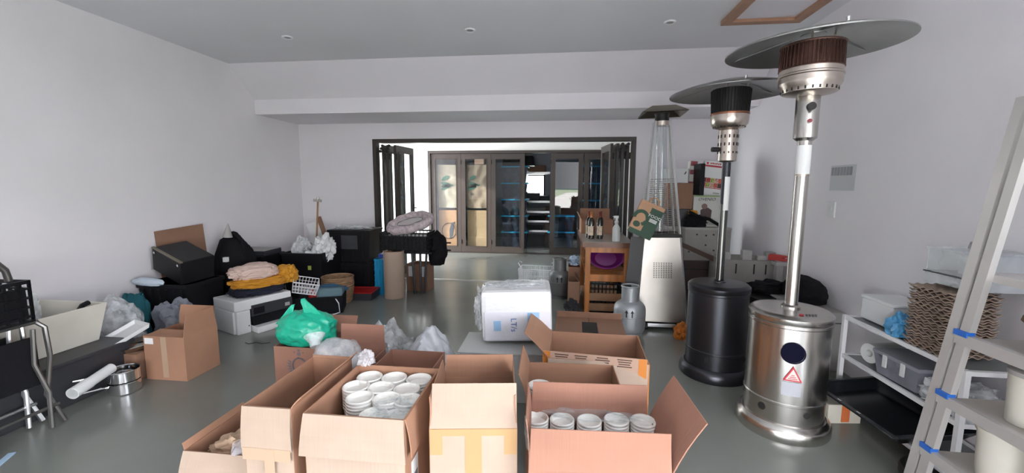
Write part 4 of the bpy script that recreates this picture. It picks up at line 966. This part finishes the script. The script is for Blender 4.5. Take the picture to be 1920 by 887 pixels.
# wicker basket
wk = thing('wicker_basket', 'round woven wicker basket in front of the black storage bins', 'basket', (-2.72, 4.80, 0), 0)
WIC = mat('wicker', (.33, .20, .11), .8, var=.25, vs=20, bump=.8, bs=60, stretch=(1, 1, 3))
pr_ = []
for i in range(13): z = .30*i/12; r = .15+.035*math.sin(z/.30*2.2); pr_ += [(r, z), (r+.006, z+.012)]
pr_ += [(.182, .312), (.172, .312), (.165, .02)]
MB().lathe(pr_, 36, cap1=False).build('weave', WIC, wk, smooth=True)
MB().tube([(.182*math.cos(D(a)), .182*math.sin(D(a)), .312) for a in range(0, 360, 12)], .010, 8, True).build('rim', WIC, wk, smooth=True)
# black holdall with blue cool bag, wire baskets, red thing
hd = thing('holdall', 'black open holdall on the floor in front of the wicker basket', 'bag', (-2.72, 4.40, 0), D(22))
MB().shell(.52, .30, .20, .02, top=(.54, .34)).build('bag_body', BLACKF, hd, bevel=.012)
part('tag', WHITE, hd, .06, -.158, .09, .11, -.150, .12)
MB().tube([(.18, -.16, .19), (.22, -.17, .12), (.23, -.18, .02), (.16, -.20, .006)], .006, 8).build('cord', WHITEP, hd, smooth=True)
solo('cool_bag', MB().box(-.14, -.075, 0, .14, .075, .17), mat('blue_grey_fabric', (.12, .20, .24), .7, bump=.3), 'blue-grey cool bag standing in the black holdall', 'bag', (-2.60, 4.42, .10), (D(-8), 0, D(20)), bevel=.03)
blob('cloth', RED, 'small bright red cloth in the black holdall', 'cloth', (-2.76, 4.33, .10), (.05, .04, .10), seed=111, amp=.3, freq=2)
blob('cloth', mat('dark_blue_cloth', (.03, .09, .16), .85), 'dark blue cloth over the back of the black holdall', 'cloth', (-2.66, 4.50, .18), (.18, .06, .07), (0, 0, D(20)), seed=113, amp=.3, freq=2)
blob('dark_heap', BLACKF, 'black bundle filling the left of the open holdall', 'bag', (-2.87, 4.33, .05), (.08, .08, .12), seed=115, amp=.2, freq=2)
wire_basket('wire_basket', 'white wire basket tilted on top of the black holdall', (-2.815, 4.26, .265), (D(14), D(14), D(35)), .26, .17, .13, 8, 5, 3, r=.003, hook=False)
# stacked bins, crates, tray, tube
def bin_(label, z, w, d, h, rz):
    t = thing('storage_bin', label, 'bin', (-2.78, 5.42, z), rz, 'black storage bins in a stack')
    MB().shell(w-.06, d-.06, h-.03, .006, top=(w, d)).build('bin_body', GREYD if 0 else BLACKP, t, bevel=.004)
    MB().box(-w/2-.012, -d/2-.012, h-.03, w/2+.012, d/2+.012, h).build('rim', BLACKP, t, bevel=.005)
    for k in range(4): part('rib', BLACKP, t, -w/2+.07+.13*k, -d/2+.0, .03, -w/2+.085+.13*k, -d/2+.03, h-.04)
    return t
bin_('lower black storage bin of the stack beside the opening', 0, .56, .42, .41, 0)
b2 = bin_('upper black storage bin of the stack beside the opening', .412, .56, .42, .43, D(2))
MB().cyl(.02, 0, .004, 16, RT((-.20, -.213, .14), (PI/2, 0, 0))).build('round_sticker', WHITEP, b2)
part('end_bin_recess', GREYD, b2, -.10, -.2215, .18, .12, -.2195, .36)
blob('plastic_film', FILMW, 'flat clear packaging on top of the upper black bin', 'film', (-2.80, 5.42, .844), (.24, .15, .025), seed=118, amp=.4, freq=3)
bl = thing('blue_crate', 'bright blue plastic crate standing on end between bins and kraft tube', 'crate', (-2.335, 5.36, 0), 0)
crate_mesh(.20, .36, .47, 5, 8, 6, t=.008).build('crate', BLUE, bl)
part('blue_board', BLUE, bl, -.09, -.17, .01, .09, .17, .45)
solo('blue_box', MB().box(-.09, -.06, 0, .09, .06, .05), mat('deep_blue', (.02, .06, .32), .4), 'small deep blue box on top of the bright blue crate', 'box', (-2.30, 5.30, .478), 0, bevel=.003)
rt = thing('red_tray', 'red plastic tray with dark sides on the floor before the blue crate', 'tray', (-2.56, 5.02, 0), D(4))
MB().shell(.42, .30, .095, .008, top=(.44, .32)).build('tray_body', GREYD, rt)
part('red_liner', RED, rt, -.205, -.145, .06, .205, .145, .088)
MB().box(-.22, .150, .092, .22, .162, .102).box(-.22, -.162, .092, .22, -.150, .102).box(-.222, -.16, .092, -.21, .16, .102).box(.21, -.16, .092, .222, .16, .102).build('red_rim', RED, rt)
kt = thing('kraft_tube', 'tall brown cardboard tube standing on the floor', 'tube', (-2.12, 5.10, 0), 0)
MB().lathe([(.128, 0), (.128, .60), (.122, .60), (.118, .59), (.118, .02)], 40, cap1=False).build('tube_body', CARDP, kt, smooth=True)
MB().lathe([(.05, .585), (.118, .588)], 30, cap0=False, cap1=False).build('inner_layer', CARD, kt)
kc = carton('brown carton with two white labels behind the black tripod legs', (-1.93, 5.55, 0), D(-4), .30, .24, .37, (('r', 50, .14, .03), ('l', -80, .10)), CARDD)
for x in (-.12, .05): part('paper_label', WHITE, kc, x, -.1215, .20, x+.075, -.1203, .34)
# black folding stand with crate and baby nest
st = thing('black_stand', 'black folding stand carrying the crate and the baby nest', 'stand', (-1.87, 5.30, 0), 0)
for a, b in (((-.05, 0, .0), (-.09, .02, .55)), ((.03, .0, .0), (.02, .03, .55)), ((.07, .02, .0), (.10, .05, .55))):
    MB().tube([a, b], .016, 8).build('leg', GREYD, st, smooth=True)
part('tray_plate', BLACKP, st, -.22, -.10, .55, .22, .14, .575)
sc = thing('black_crate', 'black plastic crate on the folding stand under the baby nest', 'crate', (-2.02, 5.36, .577), D(3))
crate_mesh(.62, .40, .25, 12, 8, 4, t=.010).build('crate', BLACKP, sc)
part('liner', BLACKP, sc, -.29, -.18, .015, .29, .18, .20)
bp_ = thing('backpack', 'black backpack hanging off the right end of the stand crate', 'bag', (-1.665, 5.48, .36), 0)
M = blobmesh(.13, .12, .24, seed=121, amp=.2, freq=2, flat=.9); M.v = [(x, y, z+M.rz) for x, y, z in M.v]; M.build('bag_body', BLACKF, bp_, smooth=True)
for k, z in enumerate((.20, .30)): MB().box(.10, -.05, z, .20, -.03, z+.018).build('strap', BLACKF, bp_)
# baby nest: padded oval rim with a flat pad
bn = thing('baby_nest', 'pink grey quilted baby nest lying tilted on the black crate', 'baby nest', (-1.96, 5.32, .915), (D(28), D(-13), D(4)))
NST = mat('quilted_fabric', (.50, .42, .44), .9, var=.25, vs=26, bump=.4, bs=25)
M = MB().tube([(.265*math.cos(D(a))*(1-.12*math.sin(D(a))), .165*math.sin(D(a)), .035+.005*math.sin(D(a*9))) for a in range(0, 360, 5)], .055, 12, True); M.build('padded_rim', NST, bn, smooth=True)
M = MB().lathe([(.001, .06), (.15, .062), (.20, .05), (.20, -.01)], 36, cap0=False, cap1=True); M.v = [(x*1.15, y*.72, z-.012) for x, y, z in M.v]; M.build('pad', mat('nest_pad', (.60, .55, .55), .9, bump=.3, bs=20), bn, smooth=True)
M = MB().tube([(.17*math.cos(D(a)), .08*math.sin(D(a)), .052+.004*math.sin(D(a*5))) for a in range(0, 360, 10)], .003, 6, True); M.build('piping', GREYD, bn)

# ================================================================== right side: pile in the back right corner
PG = mat('grey_card', (.30, .285, .27), .8, var=.08, vs=5)
def gbox(name, label, loc, rz, w, d, h, m, cat='box', bevel=.004, seam=None):
    t = thing(name, label, cat, loc, rz)
    MB().box(-w/2, -d/2, 0, w/2, d/2, h).build('body', m, t, bevel=bevel)
    if seam: MB().box(-w/2-.001, -d/2-.001, h*.82, w/2+.001, d/2+.001, h*.84).build('lid_line', seam, t)
    return t
dk = gbox('storage_box', 'dark brown box on the floor behind the pyramid heater', (1.60, 5.30, 0), 0, .50, .60, .58, mat('dark_brown_box', (.055, .035, .03), .6), seam=INK)
gp = thing('grey_box', 'grey perforated box above the dark brown box in the corner pile', 'box', (1.655, 5.28, .582), 0)
MB().box(-.25, -.26, 0, .25, .26, .375).build('body', PG, gp, bevel=.004)
for x, z in ((-.12, .30), (-.02, .29), (.06, .30), (.13, .31), (-.20, .10), (-.02, .18), (.07, .12)): MB().cyl(.010, 0, .003, 10, RT((x, -.2605, z), (PI/2, 0, 0))).build('hole', INK, gp)
MB().box(-.252, -.262, .355, .252, .262, .38).build('rim', GREYM, gp)
g2 = thing('fibre_trays', 'stepped pale grey fibre packaging in front of the corner pile', 'packaging', (1.90, 4.72, .40), D(-4))
MB().box(-.26, -.20, 0, .26, .20, .28).build('body', PG, g2, bevel=.01)
for x, h in ((-.20, .07), (.0, .10), (.14, .05), (.22, .09)): MB().box(x-.045, -.205, .28, x+.045, -.12, .28+h).build('raised_tab', GREYM, g2, bevel=.01)
for x in (-.10, .07, .18): part('notch', INK, g2, x-.006, -.2065, .14, x+.006, -.2, .24)
dk2 = gbox('storage_box', 'black box on the floor under the stepped grey packaging', (1.90, 4.75, 0), D(-4), .50, .40, .398, BLACKP, seam=GREYD)
# appliance cartons
ov_ = thing('appliance_box', 'white appliance box printed OVENIO with a dark cooker picture, in the corner pile', 'box', (1.655, 5.22, .965), D(-3))
OFFW = mat('off_white_card', (.60, .60, .57), .6)
MB().box(-.14, -.10, 0, .14, .10, .36).build('body', OFFW, ov_, bevel=.003)
text('OVENIO', .05, INK, ov_, (.0, -.1015, .315), FACE_F, sx=1.0, shear=.3)
MB().box(-.138, -.1012, .345, .138, -.1002, .358).build('green_edge', mat('lime_ink', (.25, .38, .12), .6), ov_)
M = MB().prism([(-.055, .02), (.055, .02), (.062, .13), (.02, .16), (-.02, .16), (-.062, .13)], 0, .0015); M.build('cooker_print', mat('print_dark_red', (.07, .035, .035), .5), ov_, (0, -.101, .06), FACE_F)
MB().cyl(.032, 0, .002, 20).build('cooker_lid_print', mat('print_grey_red', (.20, .12, .11), .5), ov_, (-.02, -.1012, .235), FACE_F)
MB().box(-.13, -.1018, .02, .10, -.1002, .075).build('print_band', GREYM, ov_)
mg = thing('appliance_box', 'tall white and red printed box with food pictures leaning on the wall', 'box', (1.725, 5.30, 1.328), (D(0), D(7), D(-4)))
MB().box(-.115, -.05, 0, .115, .05, .39).build('body', WHITE, mg, bevel=.003)
MB().box(-.112, -.0515, .325, .075, -.0503, .345).build('red_band', PINK_INK, mg)
MB().cyl(.013, 0, .0015, 14, RT((-.085, -.0505, .365), (PI/2, 0, 0))).build('round_logo', PINK_INK, mg)
for k in range(6): part('print_mark', PINK_INK, mg, -.055+.021*k, -.0515, .357, -.041+.021*k, -.0503, .374+.003*(k % 2))
random.seed(9)
cols = [(.42, .03, .03), (.55, .10, .06), (.35, .42, .08), (.10, .03, .03), (.60, .35, .28)]
for j in range(2):
    for i in range(5):
        c_ = cols[(i*2+j*3) % 5]; MB().box(-.11+.044*i, -.0515, .09+.055*j, -.068+.044*i, -.0503, .143+.055*j).build('food_picture', mat('print_%d' % cols.index(c_), c_, .5, var=.5, vs=60), mg)
MB().box(-.112, -.0515, .078, .112, -.0503, .086).build('red_line', PINK_INK, mg); MB().box(.03, -.0515, .02, .10, -.0503, .035).build('small_print', GREYM, mg)
mg2 = thing('appliance_box', 'narrow red and grey printed box beside the tall white food box', 'box', (1.53, 5.36, 1.37), (0, D(3), 0))
MB().box(-.045, -.05, 0, .045, .05, .36).build('body', OFFW, mg2, bevel=.003)
for z in (.06, .2, .30): MB().box(-.04, -.0515, z, .035, -.0503, z+.055).build('print_patch', mat('muted_red_print', (.30, .06, .08), .6, var=.5, vs=40), mg2)
mg3 = gbox('dark_box', 'dark narrow box between the carton and the white food box', (1.575, 5.20, 1.328), D(3), .05, .22, .36, BLACKP)
bb = carton('brown closed carton in the pile behind the pyramid heater', (1.37, 5.28, 1.165), D(-2), .28, .24, .30, (), CARDD, closed=True)
solo('grey_canister', MB().box(-.13, -.11, 0, .13, .11, .205), GREYD, 'dark grey box carrying the brown closed carton', 'box', (1.37, 5.28, .958), 0, bevel=.004)
blob('cloth', YEL, 'small yellow cloth squeezed under the brown closed carton', 'cloth', (1.50, 5.10, 1.11), (.05, .035, .03), seed=131, amp=.3)
tb_ = gbox('translucent_box', 'translucent white box with a black mark on top of the brown carton', (1.33, 5.28, 1.467), 0, .24, .20, .17, mat('frosted_box', (.58, .60, .60), .3))
MB().prism([(0, 0), (.02, .035), (.03, .03), (.015, 0)], 0, .001).build('black_mark', INK, tb_, (.07, -.1005, .10), FACE_F)
blob('black_bag', BLACKF, 'black strap bag draped in front of the cooker box', 'bag', (1.52, 5.07, .965), (.12, .05, .09), seed=133, amp=.4, freq=3)
solo('strap', MB().tube([(-.12, 0, .17), (0, -.01, .11), (.10, 0, .09), (.22, .01, .02), (.27, .02, .01)], .018, 8), BLACKF, 'black strap hanging across the cooker box', 'strap', (1.56, 5.04, .97), 0, smooth=True)
solo('paper_bundle', MB().box(-.14, -.07, 0, .14, .07, .02), mat('old_paper', (.48, .44, .36), .8), 'flat bundle of paper on the grey perforated box', 'paper', (1.60, 5.10, .965), D(3), bevel=.005) if False else None
solo('dark_plank', MB().box(-.30, -.012, 0, .30, .012, .05), mat('brown_plank', (.07, .035, .028), .5), 'dark plank lying aslant beside the pyramid heater', 'plank', (1.55, 4.78, .66), (0, D(24), 0))
rc = solo('red_clamp', MB().prism([(-.09, -.03), (.085, -.02), (.09, .005), (.06, .005), (.06, .012), (.09, .016), (.085, .035), (-.06, .035), (-.085, .02)], -.018, .018), mat('red_clip', (.45, .05, .045), .4), 'red plastic clamp standing on packaging by the right wall', 'clamp', (2.10, 4.36, .735), (D(90), 0, D(-60)), bevel=.003)
solo('wall_post', MB().box(-.03, -.03, 0, .03, .03, .71).box(-.05, -.05, .66, .05, .05, .70), GREYM, 'grey post by the right wall carrying the red clamp', 'post', (2.12, 4.37, 0), 0, bevel=.003)
# dark boxes and the orange crate behind the steel heater
dbx = gbox('printed_box', 'black box with silver lettering behind the steel heater', (1.85, 4.02, .26), D(18), .42, .34, .20, BLACKP)
for k in range(5): part('print_mark', WHITE, dbx, -.19+.038*k, -.1725, .10-.006*k, -.165+.038*k, -.1708, .15-.006*k)
part('print_panel', GREYM, dbx, .08, -.1715, .05, .16, -.1705, .09)
oc = thing('orange_crate', 'orange and black crate standing between the two mushroom heaters', 'crate', (1.74, 4.02, 0), D(8))
crate_mesh(.30, .36, .25, 5, 6, 3, t=.012).build('crate', mat('orange_plastic', (.55, .09, .02), .45), oc); part('liner', BLACKP, oc, -.13, -.16, .014, .13, .16, .23)
gbox('white_box', 'small white box on the floor between the two mushroom heaters', (1.575, 3.66, 0), D(10), .14, .20, .17, WHITEP, bevel=.008)
blob('orange_bag', mat('orange_bag', (.60, .19, .03), .4, var=.4, vs=20), 'orange and yellow bag scrap on the floor left of the black heater', 'bag', (1.145, 4.02, 0), (.07, .06, .10), seed=141, amp=.5, freq=3)
gbox('grey_case', 'grey lidded case by the right wall under the black bag', (2.02, 3.72, 0), 0, .30, .62, .47, GREYM, cat='case', bevel=.01, seam=GREYD)
blob('black_bag', BLACKF, 'black shoulder bag on the grey case by the right wall', 'bag', (2.02, 3.72, .473), (.13, .22, .12), seed=144, amp=.14, freq=2, flat=.8)
solo('black_case', MB().frus(.15, .18, 0, .12, .13, .08), BLACKP, 'black sloping case lying in front of the black shoulder bag', 'case', (1.90, 4.28, .42), D(20), bevel=.01) if False else None
blob('cloth', BLACKF, 'black cloth heap on the lettered black box', 'cloth', (1.90, 4.06, .462), (.19, .12, .07), seed=146, amp=.4, freq=2.5)

# ================================================================== white shelf unit on the right wall
sh = thing('shelf_unit', 'low white metal shelf unit standing against the right wall', 'shelf', (2.005, 2.50, 0), 0)
for y in (-.42, .42):
    for x in (-.155, .155): part('upright', WHITEM, sh, x-.012, y-.012, 0, x+.012, y+.012, .60)
GSH = mat('glass_shelf', (.20, .22, .22), .15)
for z, nm_ in ((.575, 'top'), (.32, 'middle'), (.055, 'bottom')):
    for y in (-.42, .42): part('cross_rail', WHITEM, sh, -.143, y-.010, z, .143, y+.010, z+.022)
    for x in (-.155, .155): part('side_rail', WHITEM, sh, x-.008, -.408, z, x+.008, .408, z+.024)
    part('shelf_board', GSH, sh, -.146, -.409, z+.004, .146, .409, z+.014)
solo('foam_box', MB().box(-.11, -.13, 0, .11, .13, .13).box(-.115, -.135, .13, .115, .135, .15), WHITEP, 'white foam box on the top shelf at its far end', 'box', (2.03, 2.765, .600), 0, bevel=.006)
blob('blue_bag', mat('blue_bag', (.08, .30, .55), .3, var=.3, vs=8, bump=.5), 'crumpled blue plastic bag beside the white foam box', 'bag', (1.91, 2.535, .600), (.065, .065, .085), seed=151, amp=.4, freq=2.5)
# egg tray stacks
ETM = mat('moulded_pulp', (.33, .25, .20), .9, var=.15, vs=12, bump=.4, bs=80)
ETD = mat('moulded_pulp_dark', (.24, .19, .155), .9, var=.15, vs=12, bump=.4, bs=80)
def tray_mesh(n=5, s=.045, h=.028):
    M = MB(); W2 = n*s/2; N_ = n*6
    vs = []
    for j in range(N_+1):
        for i in range(N_+1):
            x = -W2+i*s/6; y = -W2+j*s/6
            z = h*.5*(1+math.cos(2*PI*x/s)*math.cos(2*PI*y/s))
            vs.append((x, y, z))
    k = len(vs); vs += [(x, y, z+.005) for x, y, z in vs]
    fs = [(j*(N_+1)+i, j*(N_+1)+i+1, (j+1)*(N_+1)+i+1, (j+1)*(N_+1)+i) for j in range(N_) for i in range(N_)]
    fs += [tuple(c+k for c in f[::-1]) for f in fs]
    rim = [i for i in range(N_+1)]+[j*(N_+1)+N_ for j in range(1, N_+1)]+[N_*(N_+1)+i for i in range(N_-1, -1, -1)]+[j*(N_+1) for j in range(N_-1, 0, -1)]
    for i in range(len(rim)): a, b = rim[i], rim[(i+1) % len(rim)]; fs.append((a, b, b+k, a+k))
    return M.add(vs, fs)
ORD = 'lowest second third fourth fifth sixth seventh eighth ninth tenth eleventh twelfth thirteenth fourteenth fifteenth sixteenth seventeenth eighteenth nineteenth twentieth twenty-first twenty-second twenty-third topmost'.split()
tray0 = None
for k in range(24):
    lab = 'grey-brown moulded egg tray, %s of the stack counted from the bottom, on the top shelf' % ORD[k]
    if tray0 is None:
        tray0 = solo('egg_tray', tray_mesh(5, .046, .010), ETM, lab, 'egg tray', (1.965, 2.33, .600), 0, group='stacked egg trays', smooth=True)
    else:
        o = tray0.copy(); COL.objects.link(o); o['label'] = lab; o.location = (1.965+.005*math.sin(k*2.1), 2.33+.006*math.cos(k*3.3), .600+.0135*k); o.rotation_euler = (0, 0, D(2.5*math.sin(k*1.7)))
# clear cake box / pot on the trays
ck = thing('cake_box', 'clear lidded storage drum with a handle on top of the egg trays', 'container', (2.02, 2.29, .945), 0)
CLR = film('clear_plastic', (.75, .78, .82), .35, .12, 3)
MB().shell(.24, .27, .17, .004).build('clear_body', CLR, ck); MB().box(-.125, -.14, .17, .125, .14, .182).build('lid', CLR, ck, bevel=.003)
MB().tube([(0, -.05, .182), (0, -.045, .21), (0, .045, .21), (0, .05, .182)], .008, 8).build('handle', GREYM, ck, smooth=True)
MB().box(-.127, -.142, .05, .127, .142, .056).build('band', GREYD, ck)
part('white_core', WHITEP, ck, -.04, -.05, .01, .04, .05, .15)
# middle shelf
solo('white_roll', MB().lathe([(.022, 0), (.06, .0), (.06, .20), (.022, .20)], 32, cap0=False, cap1=False).lathe([(.021, .2), (.021, 0)], 24, cap0=False, cap1=False), WHITE, 'white roll lying at the far end of the middle shelf', 'roll', (1.905, 2.76, .4065), (D(-12), D(90), 0), smooth=True)
tbx = thing('plastic_tub', 'smoky grey lidded plastic tub on the middle shelf', 'tub', (1.99, 2.50, .345), D(3))
MB().shell(.24, .26, .12, .004, top=(.27, .30)).build('tub_body', film('smoky_plastic', (.35, .36, .42), .75, .2, 3), tbx); MB().box(-.14, -.155, .12, .14, .155, .14).build('lid', mat('lid_grey', (.28, .29, .33), .3), tbx, bevel=.005)
for y in (-.06, .06): part('clip', WHITEP, tbx, -.145, y-.012, .06, -.137, y+.012, .13)
blob('plastic_film', FILMW, 'clear cling film heap at the near end of the middle shelf', 'film', (1.96, 2.22, .345), (.14, .12, .09), seed=155, amp=.4, freq=3)
blob('plastic_bag', FILMW, 'second crumpled clear bag hanging over the middle shelf front edge', 'bag', (1.90, 2.09+.03, .342), (.05, .05, .06), seed=156, amp=.4, freq=3)
# black serving trays on the bottom shelf
M = MB().frus(.17, .30, 0, .20, .34, .05); 
tr = thing('black_tray', 'large black plastic tray lying tilted on the lower shelf', 'tray', (1.845, 2.50, .150), (D(-2), D(-7), D(3)))
MB().shell(.30, .56, .06, .01, top=(.40, .66)).build('tray_body', mat('glossy_black', (.012, .014, .017), .2), tr, bevel=.004)
MB().box(-.215, -.335, .056, -.19, .335, .066).box(.19, -.335, .056, .215, .335, .066).box(-.19, -.335, .056, .19, -.31, .066).box(-.19, .31, .056, .19, .335, .066).build('rim', mat('glossy_black', (0, 0, 0)), tr, bevel=.003)
for y in (-.1, .05, .2): part('glint_stud', CHROME, tr, -.208, y, .0665, -.198, y+.03, .069)
solo('black_case', MB().frus(.08, .20, 0, .07, .18, .10), BLACKP, 'black case behind the tilted black tray on the bottom shelf', 'case', (2.07, 2.62, .080), 0, bevel=.01)
ob = gbox('printed_carton', 'small white carton with an orange patch on the floor beside the steel heater', (1.715, 2.72, 0), D(6), .20, .16, .12, mat('cream_card', (.62, .58, .50), .6))
part('orange_patch', mat('orange_patch_ink', (.62, .16, .05), .5), ob, -.02, -.0815, .01, .03, -.0803, .115); part('orange_top', mat('orange_patch_ink', (0, 0, 0)), ob, -.02, -.08, .1205, .03, .08, .1215)

# ================================================================== leaning white ladder rack, near right
lr = thing('ladder_rack', 'pale aluminium leaning ladder rack with blue shelf clips at the right edge', 'rack', (1.62, 1.70, 0), 0)
PAL = mat('pale_aluminium', (.52, .50, .49), .35, .35)
def rail(x, y0, y1, z1, name='rail'):
    MB().add([(x-.012, y0-.022, .01), (x+.012, y0-.022, .01), (x+.012, y0+.022, .01), (x-.012, y0+.022, .01), (x-.012, y1-.018, z1), (x+.012, y1-.018, z1), (x+.012, y1+.018, z1), (x-.012, y1+.018, z1)],
             [(0, 3, 2, 1), (4, 5, 6, 7), (0, 1, 5, 4), (1, 2, 6, 5), (2, 3, 7, 6), (3, 0, 4, 7)]).build(name, PAL, lr)
rail(.0, .33, .05, 1.75); rail(.0, .275, -.005, 1.75); rail(.36, .33, .05, 1.75)
rail(.0, -.62, -.34, 1.75); rail(.36, -.62, -.34, 1.75)
CLIP = mat('blue_clip', (.015, .12, .50), .4)
for z in (.25, .52, .80):
    yb = .30-.16*z
    part('shelf_front', PAL, lr, -.018, -.56, z, .006, yb, z+.045)
    part('shelf_board', mat('pale_board', (.50, .46, .42), .6), lr, .006, -.56, z, .35, yb, z+.02)
    MB().box(-.022, yb-.055, z+.035, .010, yb+.004, z+.058).build('blue_clip', CLIP, lr, bevel=.002)
part('top_board', PAL, lr, .012, -.40, 1.07, .348, .13, 1.10)
solo('cable_coil', MB().tube([(.13*math.cos(D(a)), .13*math.sin(D(a)), .02+.0006*a*.12) for a in range(0, 720, 12)], .022, 8), INK, 'black coiled hose on the floor under the ladder rack', 'hose', (1.82, 2.10, .0), 0, smooth=True)
def tubcyl(name, label, loc, r, h, m, cat='container', lid=None, n=30):
    t = thing(name, label, cat, loc, 0)
    MB().lathe([(r*.9, 0), (r, h), (r-.004, h), (r*.9-.004, .005)], n, cap1=False).build('body', m, t, smooth=True)
    if lid: MB().lathe([(r+.004, h-.012), (r+.005, h+.006), (r*.9, h+.012)], n).build('lid', lid, t, smooth=True)
    return t
tubcyl('plastic_jar', 'cream plastic jar at the far end of the lowest rack shelf', (1.76, 1.78, .272), .085, .20, CREAM, lid=CREAM)
tubcyl('plastic_jar', 'second cream plastic jar on the lowest rack shelf, nearer the camera', (1.77, 1.56, .272), .095, .21, CREAM, lid=WHITEP)
tubcyl('plastic_jar', 'white lidded jar on the middle rack shelf', (1.77, 1.72, .542), .075, .20, CREAM, lid=GREYM)
tubcyl('plastic_jar', 'tall pale container on the middle rack shelf, nearer the camera', (1.78, 1.50, .542), .090, .23, mat('beige_tub', (.46, .42, .36), .5), lid=CREAM)
blob('wicker_bundle', mat('basket_brown', (.12, .075, .05), .8, var=.4, vs=20, bump=.6), 'dark brown basket bundle on the upper rack shelf', 'basket', (1.79, 1.60, .822), (.12, .16, .13), seed=161, amp=.25, freq=2.5, flat=.8)
solo('coil_bundle', MB().tube([(.07*math.cos(D(a)), .09*math.sin(D(a)), .02+.00008*a) for a in range(0, 1080, 15)], .014, 6), CREAM, 'coiled pale rope beside the brown basket bundle', 'rope', (1.70, 1.42, .822), 0, smooth=True)
dp = thing('drink_dispenser', 'tall clear lidded drink dispenser on top of the ladder rack', 'dispenser', (1.80, 1.66, 1.102), 0)
MB().lathe([(.085, 0), (.092, .02), (.092, .24), (.10, .25)], 32, cap1=False).build('clear_body', CLR, dp, smooth=True)
MB().lathe([(.103, .25), (.103, .262), (.06, .30), (.03, .305), (.03, .325)], 32).build('lid', GREYM, dp, smooth=True)
MB().cyl(.03, .01, .23, 20).build('inner_core', WHITEP, dp, smooth=True)

solo('plastic_strip', MB().box(-.015, -.06, 0, .015, .06, .006), mat('pale_blue_strip', (.45, .62, .80), .35), 'pale blue plastic strip on the floor in the near left corner', 'strip', (-2.86, 1.72, 0), D(30), bevel=.001)
